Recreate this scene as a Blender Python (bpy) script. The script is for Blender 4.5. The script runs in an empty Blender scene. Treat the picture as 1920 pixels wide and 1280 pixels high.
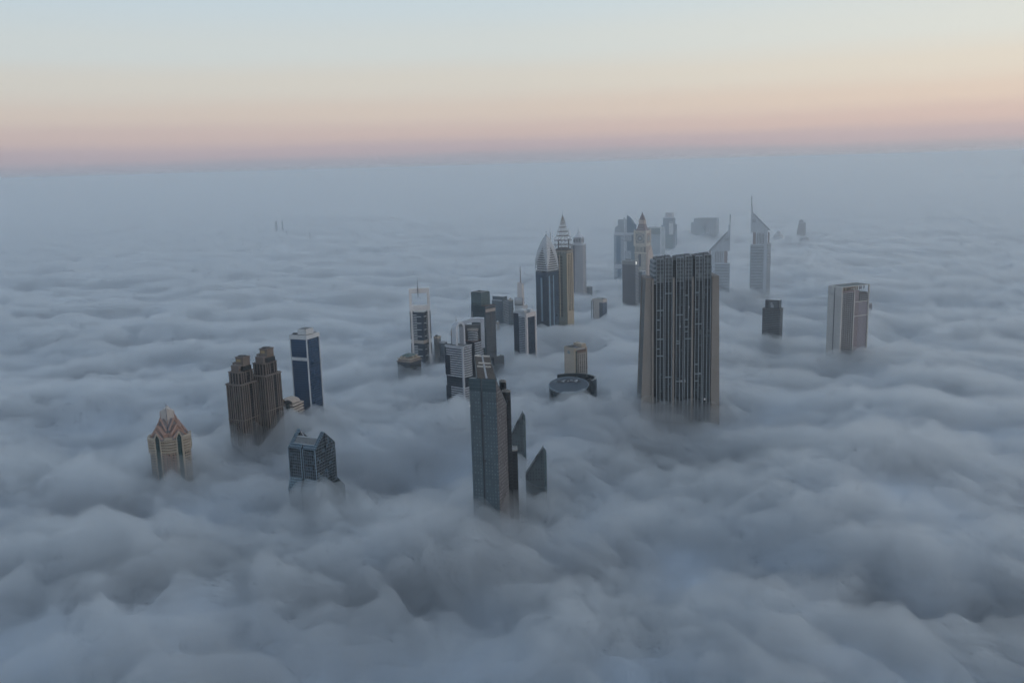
import bpy, bmesh, math, random
import numpy as np
from mathutils import Vector, Matrix
R = math.radians
S = bpy.context.scene
COL = S.collection

# ------------------------------------------------------------------ camera
CAMZ, FPX = 465.0, 1720.0
PITCH, ROLL = math.atan(331 / FPX), R(-1.6)
cd = bpy.data.cameras.new("camera")
cam = bpy.data.objects.new("camera", cd); COL.objects.link(cam)
cd.sensor_width = 36; cd.lens = FPX / 1920 * 36
cd.clip_start = 1; cd.clip_end = 200000
cam.matrix_world = Matrix.Translation((0, 0, CAMZ)) @ Matrix.Rotation(math.pi / 2 - PITCH, 4, 'X') @ Matrix.Rotation(ROLL, 4, 'Z')
S.camera = cam
CM = cam.matrix_world.to_3x3()

def ray(px, py):
    return (CM @ Vector(((px - 960) / FPX, -(py - 640) / FPX, -1))).normalized()
def W(px, py, z=112.0):
    """where the sight line of a point of the photograph meets the level z"""
    d = ray(px, py); t = (z - CAMZ) / d.z
    return Vector((d.x * t, d.y * t, z))
def HT(loc, px, py):
    """height seen at (px,py) above the plan position loc"""
    d = ray(px, py)
    return CAMZ + d.z * math.hypot(loc.x, loc.y) / math.hypot(d.x, d.y)

# ------------------------------------------------------------------ render settings
S.render.engine = 'CYCLES'
S.view_settings.view_transform = 'Standard'; S.view_settings.look = 'None'
S.view_settings.gamma = 1; S.view_settings.exposure = 0
cy = S.cycles
cy.use_denoising = True
try: cy.denoiser = 'OPENIMAGEDENOISE'
except Exception: pass
cy.max_bounces = 8; cy.diffuse_bounces = 2; cy.glossy_bounces = 2; cy.volume_bounces = 3
cy.transparent_max_bounces = 32; cy.sample_clamp_indirect = 4
cy.use_adaptive_sampling = True; cy.adaptive_threshold = 0.045; cy.adaptive_min_samples = 12
cy.caustics_reflective = False; cy.caustics_refractive = False

# ------------------------------------------------------------------ materials helpers
def nodes(m):
    m.use_nodes = True
    nt = m.node_tree; nt.nodes.clear()
    return nt, nt.nodes.new('ShaderNodeOutputMaterial')

# ------------------------------------------------------------------ world
def make_world():
    w = bpy.data.worlds.new("World"); S.world = w; w.use_nodes = True
    nt = w.node_tree; nt.nodes.clear(); L = nt.links.new
    out = nt.nodes.new('ShaderNodeOutputWorld'); bg = nt.nodes.new('ShaderNodeBackground')
    tc = nt.nodes.new('ShaderNodeTexCoord'); sep = nt.nodes.new('ShaderNodeSeparateXYZ')
    L(tc.outputs['Generated'], sep.inputs[0])
    ramp = nt.nodes.new('ShaderNodeValToRGB')
    mr = nt.nodes.new('ShaderNodeMapRange'); mr.inputs[1].default_value = -0.05; mr.inputs[2].default_value = 1.0
    # faint uneven haze layers low in the sky
    mp = nt.nodes.new('ShaderNodeMapping'); mp.inputs['Scale'].default_value = (2.2, 2.2, 38); L(tc.outputs['Generated'], mp.inputs[0])
    nz = nt.nodes.new('ShaderNodeTexNoise'); nz.inputs['Scale'].default_value = 1.0; nz.inputs['Detail'].default_value = 4; L(mp.outputs[0], nz.inputs['Vector'])
    ma = nt.nodes.new('ShaderNodeMath'); ma.operation = 'MULTIPLY_ADD'; ma.inputs[1].default_value = .014; L(nz.outputs['Fac'], ma.inputs[0])
    mb = nt.nodes.new('ShaderNodeMath'); mb.operation = 'ADD'; mb.inputs[1].default_value = -.007; L(sep.outputs['Z'], mb.inputs[0]); L(mb.outputs[0], ma.inputs[2])
    L(ma.outputs[0], mr.inputs[0]); L(mr.outputs[0], ramp.inputs[0])
    ramp.color_ramp.interpolation = 'EASE'
    def lin(c): return tuple(((v / 255 + .055) / 1.055) ** 2.4 if v > 10 else v / 255 / 12.92 for v in c) + (1,)
    stops = [(-0.05, (146, 157, 169)), (-0.006, (152, 161, 171)), (0.006, (161, 162, 171)), (0.019, (182, 170, 174)), (0.036, (202, 184, 178)), (0.057, (212, 198, 186)), (0.085, (214, 209, 198)),
             (0.12, (210, 215, 211)), (0.17, (202, 215, 219)), (0.26, (200, 216, 230)), (0.5, (202, 221, 242)), (1.0, (186, 212, 243))]
    el = ramp.color_ramp.elements
    while len(el) < len(stops): el.new(0.5)
    for e, (z, c) in zip(el, stops):
        e.position = (z + 0.05) / 1.05; e.color = lin(c)
    # warmer and brighter towards the sunrise (right)
    mul = nt.nodes.new('ShaderNodeMixRGB'); mul.blend_type = 'MULTIPLY'; mul.inputs[0].default_value = 1
    r2 = nt.nodes.new('ShaderNodeValToRGB')
    m2 = nt.nodes.new('ShaderNodeMapRange'); m2.inputs[1].default_value = -1; m2.inputs[2].default_value = 1
    L(sep.outputs['X'], m2.inputs[0]); L(m2.outputs[0], r2.inputs[0])
    e = r2.color_ramp.elements; e[0].position = 0; e[0].color = (.84, .89, .96, 1); e[1].position = 1; e[1].color = (1.3, 1.2, 1.1, 1)
    k = r2.color_ramp.elements.new(0.5); k.color = (.97, .98, 1.0, 1)
    L(ramp.outputs[0], mul.inputs[1]); L(r2.outputs[0], mul.inputs[2])
    # the high dome is the physical sky of a sun at the horizon
    sky = nt.nodes.new('ShaderNodeTexSky'); sky.sky_type = 'NISHITA'; sky.sun_disc = False
    sky.sun_elevation = SUN_EL; sky.sun_rotation = SUN_AZ
    ms = nt.nodes.new('ShaderNodeMixRGB'); ms.blend_type = 'MULTIPLY'; ms.inputs[0].default_value = 1; ms.inputs[2].default_value = (SKYK,) * 3 + (1,)
    L(sky.outputs[0], ms.inputs[1])
    f = nt.nodes.new('ShaderNodeMapRange'); f.interpolation_type = 'SMOOTHSTEP'; f.inputs[1].default_value = .3; f.inputs[2].default_value = .8; f.inputs[4].default_value = .5
    L(sep.outputs['Z'], f.inputs[0])
    mx = nt.nodes.new('ShaderNodeMixRGB'); L(f.outputs[0], mx.inputs[0]); L(mul.outputs[0], mx.inputs[1]); L(ms.outputs[0], mx.inputs[2])
    L(mx.outputs[0], bg.inputs[0]); bg.inputs[1].default_value = WORLDK
    L(bg.outputs[0], out.inputs[0])
SUN_EL, SUN_AZ, SKYK, WORLDK = R(1.5), R(110), 0.12, 1.0
make_world()
sl = bpy.data.lights.new("sun", 'SUN'); sl.energy = 0.4; sl.angle = R(20); sl.color = (1, .78, .62)
so = bpy.data.objects.new("sun", sl); COL.objects.link(so)
so.rotation_euler = (R(90 - 8), 0, R(180 - 110 + 0))   # low glow from the right, slightly behind

# ------------------------------------------------------------------ noise
_rng = np.random.RandomState(7)
_P = _rng.permutation(4096)
_A = _rng.rand(4096) * 2 * np.pi
_GX, _GY = np.cos(_A), np.sin(_A)
def perlin(x, y):
    xi = np.floor(x).astype(np.int64); yi = np.floor(y).astype(np.int64)
    xf = x - xi; yf = y - yi
    u = xf ** 3 * (xf * (xf * 6 - 15) + 10); v = yf ** 3 * (yf * (yf * 6 - 15) + 10)
    def g(ix, iy, fx, fy):
        h = _P[(_P[ix & 4095] + iy) & 4095]
        return _GX[h] * fx + _GY[h] * fy
    a = g(xi, yi, xf, yf); b = g(xi + 1, yi, xf - 1, yf)
    c = g(xi, yi + 1, xf, yf - 1); d = g(xi + 1, yi + 1, xf - 1, yf - 1)
    return (a + (b - a) * u + ((c + (d - c) * u) - (a + (b - a) * u)) * v) * 1.5
# ------------------------------------------------------------------ surfaces
def srgb(*c): return tuple(((v / 255 + .055) / 1.055) ** 2.4 for v in c)
_M = {}
def plain(name, col, rough=.7, metal=0.0, var=.12, scale=.06):
    """painted / concrete / stone: base colour with soft weathering patches and fine grain"""
    if name in _M: return _M[name]
    col = tuple(v * .84 for v in col)
    m = bpy.data.materials.new(name); nt, out = nodes(m); L = nt.links.new
    p = nt.nodes.new('ShaderNodeBsdfPrincipled'); L(p.outputs[0], out.inputs[0])
    tc = nt.nodes.new('ShaderNodeTexCoord')
    mp = nt.nodes.new('ShaderNodeMapping'); mp.inputs['Scale'].default_value = (1, 1, .35); L(tc.outputs['Object'], mp.inputs[0])
    n = nt.nodes.new('ShaderNodeTexNoise'); n.inputs['Scale'].default_value = scale; n.inputs['Detail'].default_value = 6; n.inputs['Roughness'].default_value = .65
    L(mp.outputs[0], n.inputs['Vector'])
    mr = nt.nodes.new('ShaderNodeMapRange'); mr.inputs[1].default_value = .3; mr.inputs[2].default_value = .7; mr.inputs[3].default_value = 1 - var; mr.inputs[4].default_value = 1 + var
    L(n.outputs['Fac'], mr.inputs[0])
    h = nt.nodes.new('ShaderNodeHueSaturation'); h.inputs['Color'].default_value = tuple(col) + (1,); L(mr.outputs[0], h.inputs['Value'])
    L(h.outputs[0], p.inputs['Base Color']); p.inputs['Roughness'].default_value = rough; p.inputs['Metallic'].default_value = metal
    _M[name] = m; return m
def lamp_mat(name, col, k):
    if name in _M: return _M[name]
    m = bpy.data.materials.new(name); nt, out = nodes(m)
    e = nt.nodes.new('ShaderNodeEmission'); e.inputs[0].default_value = tuple(col) + (1,); e.inputs[1].default_value = k
    nt.links.new(e.outputs[0], out.inputs[0]); _M[name] = m; return m
def facade(name, glass, frame, bay=3.2, floor=3.6, fu=.25, fv=.3, gr=.12, gm=.55, lit=0.0, gvar=.35, blank=.0, pale=None):
    """wall with a grid of panes: UV is in metres, u along the wall and v upwards"""
    if name in _M: return _M[name]
    glass = tuple(v * .8 for v in glass); frame = tuple(v * .82 for v in frame)
    m = bpy.data.materials.new(name); nt, out = nodes(m); L = nt.links.new; N = nt.nodes.new
    def math_(op, a, b=None, c=None):
        n = N('ShaderNodeMath'); n.operation = op
        for i, v in enumerate((a, b, c)):
            if v is None: continue
            if isinstance(v, (int, float)): n.inputs[i].default_value = v
            else: L(v, n.inputs[i])
        return n.outputs[0]
    uv = N('ShaderNodeUVMap'); sp = N('ShaderNodeSeparateXYZ'); L(uv.outputs[0], sp.inputs[0])
    U = math_('DIVIDE', sp.outputs[0], bay); V = math_('DIVIDE', sp.outputs[1], floor)
    fU = math_('FRACT', U); fV = math_('FRACT', V)
    isf = math_('MAXIMUM', math_('LESS_THAN', fU, fu), math_('LESS_THAN', fV, fv))
    cell = N('ShaderNodeCombineXYZ'); L(math_('FLOOR', U), cell.inputs[0]); L(math_('FLOOR', V), cell.inputs[1])
    wn = N('ShaderNodeTexWhiteNoise'); wn.noise_dimensions = '2D'; L(cell.outputs[0], wn.inputs['Vector'])
    if blank: isf = math_('MAXIMUM', isf, math_('LESS_THAN', wn.outputs['Value'], blank))
    row = N('ShaderNodeTexWhiteNoise'); row.noise_dimensions = '1D'; L(math_('FLOOR', V), row.inputs['W'])
    gp = N('ShaderNodeBsdfPrincipled'); gp.inputs['Roughness'].default_value = gr; gp.inputs['Metallic'].default_value = gm
    mr = N('ShaderNodeMapRange'); mr.inputs[3].default_value = 1 - gvar; mr.inputs[4].default_value = 1 + gvar
    L(math_('ADD', math_('MULTIPLY', wn.outputs['Value'], .6), math_('MULTIPLY', row.outputs['Value'], .4)), mr.inputs[0])
    h = N('ShaderNodeHueSaturation'); h.inputs['Color'].default_value = tuple(glass) + (1,); L(mr.outputs[0], h.inputs['Value'])
    gcol = h.outputs[0]
    if pale:
        mx = N('ShaderNodeMixRGB'); mx.inputs[2].default_value = tuple(pale[1]) + (1,)
        L(math_('LESS_THAN', math_('FRACT', math_('MULTIPLY', wn.outputs['Value'], 37.0)), pale[0]), mx.inputs[0]); L(gcol, mx.inputs[1]); gcol = mx.outputs[0]
    L(gcol, gp.inputs['Base Color'])
    if lit:
        es = math_('MULTIPLY', math_('LESS_THAN', math_('FRACT', math_('MULTIPLY', wn.outputs['Value'], 91.0)), lit), .3)
        gp.inputs['Emission Color'].default_value = (.85, .9, 1, 1); L(es, gp.inputs['Emission Strength'])
    fp = N('ShaderNodeBsdfPrincipled'); fp.inputs['Roughness'].default_value = .6
    tc = N('ShaderNodeTexCoord'); nz = N('ShaderNodeTexNoise'); nz.inputs['Scale'].default_value = .08; nz.inputs['Detail'].default_value = 5; L(tc.outputs['Object'], nz.inputs['Vector'])
    m2 = N('ShaderNodeMapRange'); m2.inputs[1].default_value = .3; m2.inputs[2].default_value = .7; m2.inputs[3].default_value = .85; m2.inputs[4].default_value = 1.12; L(nz.outputs['Fac'], m2.inputs[0])
    h2 = N('ShaderNodeHueSaturation'); h2.inputs['Color'].default_value = tuple(frame) + (1,); L(m2.outputs[0], h2.inputs['Value']); L(h2.outputs[0], fp.inputs['Base Color'])
    mix = N('ShaderNodeMixShader'); L(isf, mix.inputs[0]); L(gp.outputs[0], mix.inputs[1]); L(fp.outputs[0], mix.inputs[2]); L(mix.outputs[0], out.inputs[0])
    _M[name] = m; return m

# ------------------------------------------------------------------ mesh builder (one part = one MB)
class MB:
    def __init__(s): s.bm = bmesh.new()
    def poly(s, pts):
        return s.bm.faces.new([s.bm.verts.new(p) for p in pts])
    def loft(s, rings, cap=True, closed=True):
        rv = [[s.bm.verts.new(p) for p in r] for r in rings]
        n = len(rv[0])
        for a, b in zip(rv, rv[1:]):
            for i in range(n if closed else n - 1):
                j = (i + 1) % n
                try: s.bm.faces.new((a[i], a[j], b[j], b[i]))
                except ValueError: pass
        if cap:
            s.bm.faces.new(rv[0][::-1]); s.bm.faces.new(rv[-1])
        return s
    def box(s, x0, x1, y0, y1, z0, z1):
        return s.loft([[(x0, y0, z), (x1, y0, z), (x1, y1, z), (x0, y1, z)] for z in (z0, z1)])
    def prism(s, pts, z0, z1, k=1.0):
        cx = sum(p[0] for p in pts) / len(pts); cy_ = sum(p[1] for p in pts) / len(pts)
        return s.loft([[(x, y, z0) for x, y in pts], [(cx + (x - cx) * k, cy_ + (y - cy_) * k, z1) for x, y in pts]])
    def xz(s, pts, y0, y1):
        return s.loft([[(x, y, z) for x, z in pts] for y in (y0, y1)])
    def yz(s, pts, x0, x1):
        return s.loft([[(x, y, z) for y, z in pts] for x in (x0, x1)])
    def cyl(s, cx, cy_, r, z0, z1, r2=None, n=20, ry=None):
        r2 = r if r2 is None else r2; q = (ry or r) / r
        return s.loft([[(cx + rr * math.cos(2 * math.pi * i / n), cy_ + q * rr * math.sin(2 * math.pi * i / n), z) for i in range(n)] for rr, z in ((r, z0), (max(r2, .01), z1))])
    def lathe(s, cx, cy_, prof, n=16, rot=0):
        return s.loft([[(cx + r * math.cos(rot + 2 * math.pi * i / n), cy_ + r * math.sin(rot + 2 * math.pi * i / n), z) for i in range(n)] for r, z in prof])
    def tube(s, p, q, r, r2=None, n=6):
        p, q = Vector(p), Vector(q); d = (q - p).normalized()
        a = d.orthogonal().normalized(); b = d.cross(a); r2 = r if r2 is None else r2
        return s.loft([[tuple(c + (a * math.cos(t) + b * math.sin(t)) * rr) for t in [2 * math.pi * i / n for i in range(n)]] for c, rr in ((p, r), (q, max(r2, .01)))])
    def build(s, name, mat, parent=None, label=None):
        bm = s.bm; bmesh.ops.recalc_face_normals(bm, faces=bm.faces)
        uvl = bm.loops.layers.uv.new('UVMap')
        for f in bm.faces:
            n = f.normal
            if abs(n.z) > .97 or n.length < .5:
                for l in f.loops: l[uvl].uv = (l.vert.co.x, l.vert.co.y)
            else:
                t = Vector((-n.y, n.x, 0)).normalized(); w = n.cross(t)
                if w.z < 0: w = -w
                for l in f.loops: l[uvl].uv = (t.dot(l.vert.co), w.dot(l.vert.co))
        me = bpy.data.meshes.new(name); bm.to_mesh(me); bm.free(); me.materials.append(mat)
        o = bpy.data.objects.new(name, me); COL.objects.link(o)
        if parent is not None: o.parent = parent
        if label: o['label'] = label
        return o

ANCHORS = []
class T:
    """a building: Empty on the ground below the fog, facing the camera, turned by yaw"""
    def __init__(s, name, label, cat, px, py, yaw=0, group=None, z=112.0):
        p = W(px, py, z); s.loc = Vector((p.x, p.y, 0)); s.px = px; s.py = py
        o = bpy.data.objects.new(name, None); COL.objects.link(o); o.empty_display_size = 10
        s.yaw = R(yaw)
        o.location = s.loc; o.rotation_euler = (0, 0, math.atan2(-p.x, p.y) + s.yaw)
        o['label'] = label; o['category'] = cat
        if group: o['group'] = group
        s.o = o
        ANCHORS.append((p.x, p.y, z, 56.0))
        s.u = (Vector((p.x, p.y, 200 - CAMZ))).dot(-(CM @ Vector((0, 0, 1)))) / FPX
    def z(s, px, py, dx=0, dy=0):
        """height of the photo point above the local plan position (dx,dy)"""
        l = s.loc + Matrix.Rotation(s.o.rotation_euler.z, 3, 'Z') @ Vector((dx, dy, 0))
        return HT(l, px, py)
    def w(s, dpx): return dpx * s.u / math.cos(s.yaw)      # width of the front face that spans dpx
    def d(s, dpx): return dpx * s.u / abs(math.sin(s.yaw)) # depth of the side face that spans dpx
    def part(s, name, mat, mb, label=None, parent=None): return mb.build(name, mat, parent or s.o, label)
    def box(s, name, mat, *b, label=None, parent=None): return MB().box(*b).build(name, mat, parent or s.o, label)
def copy_tree(o, parent=None):
    c = o.copy(); COL.objects.link(c); c.parent = parent
    for ch in list(o.children): copy_tree(ch, c)
    return c

# shared surfaces
WHITE = plain('white_panel', (.58, .59, .6), .45)
PALE = plain('pale_grey_panel', (.55, .57, .6), .4)
STEEL = plain('grey_steel', (.3, .31, .33), .4, .4)
DARKM = plain('dark_metal', (.06, .065, .075), .5, .3)
ROOFG = plain('roof_gravel', (.2, .2, .2), .95, scale=.3)
CREAM = plain('cream_render', (.46, .385, .3), .8)
CONC = plain('tan_concrete', (.265, .232, .205), .85, var=.1, scale=.04)
LAMP = lamp_mat('lit_lamp', (1, .97, .9), 1.6)

# ================================================================== 1 gold crowned tower
def crown_tower():
    t = T('crowned_tower', 'cream tower with layered pink gabled crown and thin spire, far left of the skyline', 'tower', 322, 888, -6)
    u = t.u; Z = lambda y: t.z(322, y)
    gl = facade('crowned_windows', (.02, .03, .035), (.42, .33, .25), 2.4, 3.4, .34, .38, lit=0.003)
    plan = [(-15, 0), (15, 0), (24, 4), (36, 15), (36, 40), (24, 52), (-24, 52), (-36, 40), (-36, 15), (-24, 4)]
    plan = [(x * u, y * u) for x, y in plan]
    zt = Z(822)
    t.part('body', gl, MB().prism(plan, 0, zt))
    # green glass bays with pointed heads
    gg = facade('green_glass', (.02, .07, .075), (.03, .08, .085), 1.6, 3.4, .1, .1)
    for s in (-1, 1):
        m = MB(); a = Vector((s * 14.6 * u, -.9 * u, 0)); b = Vector((s * 24.5 * u, 3.2 * u, 0)); c = (a + b) / 2 + Vector((s * .3, -1.0, 0))
        top = zt + 1
        m.loft([[(a.x, a.y, 0), (c.x, c.y, 0), (b.x, b.y, 0), (b.x - s * 1, b.y + 3, 0), (a.x, a.y + 3, 0)],
                [(a.x, a.y, top), (c.x, c.y, top + 6), (b.x, b.y, top), (b.x - s * 1, b.y + 3, top), (a.x, a.y + 3, top)]])
        t.part('glass_bay', gg, m)
        f = MB()
        for q in (a, b):
            f.box(q.x - .8, q.x + .8, q.y - .9, q.y + 1.5, 0, top + .5)
        f.tube((a.x, a.y - .4, top), (c.x, c.y - .4, top + 7), .9); f.tube((b.x, b.y - .4, top), (c.x, c.y - .4, top + 7), .9)
        t.part('bay_surround', CREAM, f)
    # storey bands
    for k in range(6):
        z = zt + 1.5 - k * 3.4; o = 1.3 if k < 5 else 1.6; h = 2.6 if k == 0 else 1.3
        t.part('balcony_band', CREAM, MB().loft([[(x, y, zz) for x, y in ((-14.3 * u, -.2), (-5 * u, -o - 1.2), (5 * u, -o - 1.2), (14.3 * u, -.2), (14.3 * u, 2), (-14.3 * u, 2))] for zz in (z - h, z)]))
        for s in (-1, 1):
            a = (s * 25 * u, 3.5 * u); b = (s * 37 * u, 14.5 * u)
            t.part('balcony_band', CREAM, MB().loft([[(a[0], a[1] - 1, zz), (b[0] + s, b[1] - 1, zz), (b[0] + s, 40 * u, zz), (b[0] - s * 1.5, 40 * u, zz), (b[0] - s * 2, b[1] + 1, zz), (a[0], a[1] + 2, zz)] for zz in (z - h, z)]))
    # thin pilasters of the shaft below
    for x in (-9, -3, 3, 9):
        t.box('pilaster', plain('pink_render', (.33, .21, .17), .8), x * u - .9, x * u + .9, -1.2, 1, 0, zt - 19)
    # stepped cross gables
    pink = plain('pink_crown_panel', (.4, .25, .2), .6, var=.1); grey = plain('crown_slate', (.22, .2, .21), .6)
    cy0 = 26 * u; zc = zt - 1
    H = Z(787)
    for a in (45, 135):
        for k, (r, hw, e, h) in enumerate(((30, 15, 3, 15), (24, 14, 9, 24), (17, 12.5, 16, 35))):
            r *= u; hw *= u; rot = Matrix.Rotation(R(a - 90), 3, 'Z')
            sc = (H - zc) / 22.0
            prof = [(-hw, zc), (hw, zc), (hw, zc + e * sc * .62), (0, zc + h * sc * .62), (-hw, zc + e * sc * .62)]
            m = MB(); m.loft([[tuple(rot @ Vector((x, y, 0)) + Vector((0, cy0, z))) for x, z in prof] for y in (-r, r)])
            t.part('gable', grey if k != 1 else pink, m)
            for y in (-r, r):
                f = MB()
                for q in (-1, 1):
                    p0 = rot @ Vector((q * hw * 1.04, y, 0)) + Vector((0, cy0, zc + e * sc * .62)); p1 = rot @ Vector((0, y, 0)) + Vector((0, cy0, zc + h * sc * .62 + .6))
                    f.tube(p0, p1, 1.15)
                t.part('gable_trim', pink, f)
    zl0, zl1, zl2 = Z(790), Z(775), Z(767.5)
    r = 12.5 * u
    m = MB(); c = [(0, cy0 - r), (r, cy0), (0, cy0 + r), (-r, cy0)]
    m.loft([[(x, y, zl0 - 8) for x, y in c], [(0, cy0 - r, zl2), (r, cy0, zl1), (0, cy0 + r, zl2), (-r, cy0, zl1)]])
    t.part('lantern', plain('lantern_screen', (.5, .45, .42), .5), m)
    f = MB()
    for x, y in c: f.tube((x, y, zl0 - 8), (x, y, zl2 if x == 0 else zl1), .45)
    t.part('lantern_frame', pink, f)
    t.part('spire', STEEL, MB().tube((0, cy0 - r - .3, zl0), (0, cy0 - r - .3, zl2), .5).tube((0, cy0 - r - .3, zl2), (0, cy0 - r - .3, Z(750)), .42, .12))
    for x, y in ((326.5, 815), (324, 815)): pass
    for dx, dz in ((5, 3.2), (8.5, 4.2), (-19, .8)):
        t.part('roof_lamp', LAMP, MB().lathe(dx * u, 2.0, [(.05, zt + dz - .5), (.6, zt + dz), (.05, zt + dz + .6)], 8))
crown_tower()

# ================================================================== 2 twin brown towers
def twin_brown():
    g = 'twin stepped brown towers'
    t = T('stepped_tower', 'front one of two brown stepped towers with vertical ribs, wrapped in fog at its foot', 'tower', 461, 832, -43, g)
    w, d = t.w(27), t.d(31); Z = lambda y: t.z(456, y)
    dk = facade('ribbed_dark_glass', (.008, .016, .026), (.03, .025, .022), 2.2, 3.6, .12, .16)
    br = plain('brown_stone', (.155, .12, .1), .75); brd = plain('brown_dark_stone', (.15, .12, .105), .75)
    z1, z2, z3, z4, zl = Z(722.5), Z(700), Z(687.5), Z(674), Z(788)
    t.box('shaft', dk, -w, 0, 0, d, 0, z1)
    t.box('ledge', brd, -w - .8, .8, -.8, d + .8, zl - 1.2, zl)
    t.box('cornice', brd, -w - .9, .9, -.9, d + .9, z1 - 1, z1 + .8)
    def piers(x0, x1, y0, y1, za, zb, n, m):
        for i in range(n):
            x = x0 + (x1 - x0) * (i + .5) / n; wd = .6 if i % 3 else .9
            t.box('pier', br, x - wd, x + wd, y0 - .9, y0 + .6, za, zb)
        for i in range(m):
            y = y0 + (y1 - y0) * (i + .5) / m; wd = .6 if i % 3 else .9
            if i == m // 2: continue
            t.box('pier', br, x1 - .6, x1 + .9, y - wd, y + wd, za, zb)
    piers(-w, 0, 0, d, 0, z1 - 1, 7, 8)
    a = 3.2
    t.box('upper_tier', dk, -w + a, -a, a, d - a, z1 + .8, z2)
    piers(-w + a, -a, a, d - a, z1 + .8, z2 + .6, 4, 6)
    t.box('tier_cornice', brd, -w + a - .6, -a + .6, a - .6, d - a + .6, z2 - .6, z2 + .5)
    t.box('penthouse', brd, -w + 6.5, -6.5, 5.2, d * .62, z2 + .5, z3)
    t.box('side_block', dk, -7.5, -2.6, d * .3, d * .8, z2 + .5, z3 - 2)
    t.box('side_block', br, -w + 2.5, -w + 6.2, d * .4, d * .8, z2 + .5, z3 + 2)
    pt = MB().box(-w + 8, -5.5, d * .42, d - 5, z2 + .5, z4)
    top = t.part('penthouse', br, pt)
    t.box('parapet', brd, -w + 7.4, -4.9, d * .42 - .6, d - 4.4, z4 - 1.4, z4 + .2)
    t.box('roof_plant', DARKM, -w + 10, -8, d * .5, d - 9, z4 + .2, z4 + 1.8)
    t.box('panel', plain('ochre_panel', (.38, .28, .14), .7), -w + 10, -9, d * .42 - .9, d * .42 - .65, z4 - 6, z4 - 2.6)
    c = copy_tree(t.o); p = W(507, 822, 112)
    c.location = (p.x, p.y, (HT(p, 497, 706) - z1)); c.rotation_euler.z = t.o.rotation_euler.z + R(1)
    c['label'] = 'taller rear one of two brown stepped towers with vertical ribs, beside the round-roofed block'
    c.name = 'stepped_tower'
twin_brown()

# ================================================================== 3 round-roofed block
def round_roof():
    t = T('round_roofed_block', 'banded beige block with a curved roof canopy, low between brown towers and the blue tower', 'building', 551, 797, -35)
    u = t.u; w, d = t.w(26), t.d(19); Z = lambda y: t.z(551, y)
    zt = Z(760)
    beige = plain('beige_band', (.5, .42, .36), .8)
    t.box('body', facade('beige_block', (.02, .03, .035), (.36, .29, .25), 3, 3.5, .35, .3), -w, 0, 0, d, 0, zt)
    for k in range(6):
        z = zt + 1.2 - k * 4.2
        t.box('floor_band', beige, -w - .8, -w + 9, -.9, d, z - 2, z)
        t.part('floor_band', beige, MB().loft([[(x, y, zz) for x, y in ((-8, -.9), (1, -.9), (2.5, 2), (2.5, d), (-8, d))] for zz in (z - 2, z)]))
    t.part('glass_drum', facade('drum_glass', (.03, .05, .05), (.05, .07, .07), 1.5, 3.5, .12, .12), MB().cyl(-w * .3, 1.5, 5.5 * u, 0, zt + 3, n=24))
    # curved canopy
    n = 12; ring = []
    for i in range(n + 1):
        a = math.pi * (.08 + .84 * i / n); ring.append((-w * .5 - (w * .52) * math.cos(a), zt + 2 + 6.5 * math.sin(a)))
    prof = ring + [(x, z - .9) for x, z in ring[::-1]]
    m = MB()
    m.loft([[(x, y, z) for x, z in prof] for y in (1, d * .8)])
    t.part('canopy', beige, m)
    t.box('roof_plant', DARKM, -w * .7, -w * .35, 4, d * .6, zt, zt + 3.5)
    t.box('stair_box', beige, -w + 2, -w + 6, 3, 9, zt, zt + 4.5)
round_roof()

# ================================================================== 4 blue glass tower
def blue_tower():
    t = T('blue_glass_tower', 'tall dark blue glass tower with white corner frames and a white roof box', 'tower', 585, 782, -36)
    w, d = t.w(31), t.d(24.5); zt = t.z(573, 629.5)
    g1 = facade('deep_blue_glass', (.014, .06, .14), (.016, .052, .115), 1.9, 3.6, .07, .12, gr=.08, gvar=.12)
    t.box('glass_body', g1, -w + .6, -.6, .6, d - .6, 0, zt - 4)
    f = 1.3
    for nm, b in (('corner_frame', (-f, .2, -.2, f, 0, zt - 6)), ('corner_frame', (-w, -w + f, 0, f, 0, zt - 6)), ('corner_frame', (-f, 0.1, d - f * 1.4, d, 0, zt - 6))):
        t.box(nm, WHITE, *b)
    t.box('parapet', WHITE, -w - .2, .4, -.4, d + .2, zt - 6, zt)
    zb = t.z(575, 672)
    t.box('belt', WHITE, -w, -f - .1, -.1, 1.5, zb - 4, zb + .5)
    t.box('roof', ROOFG, -w + 1.5, -1.3, 1.3, d - 1.5, zt - 1.4, zt + .1)
    rb = t.box('roof_box', WHITE, -w * .62, -w * .12, 5, d * .72, zt + .1, zt + 8.2)
    t.box('box_opening', DARKM, -w * .57, -w * .17, 6.2, d * .66, zt + 8.25, zt + 8.5, parent=rb)
    t.box('roof_plant', DARKM, -w * .9, -w * .68, 4, 9, zt + .1, zt + 2.2)
    t.part('antenna', STEEL, MB().tube((-w * .25, 8, zt + 8), (-w * .25, 8, zt + 17), .25, .1))
blue_tower()

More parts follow.
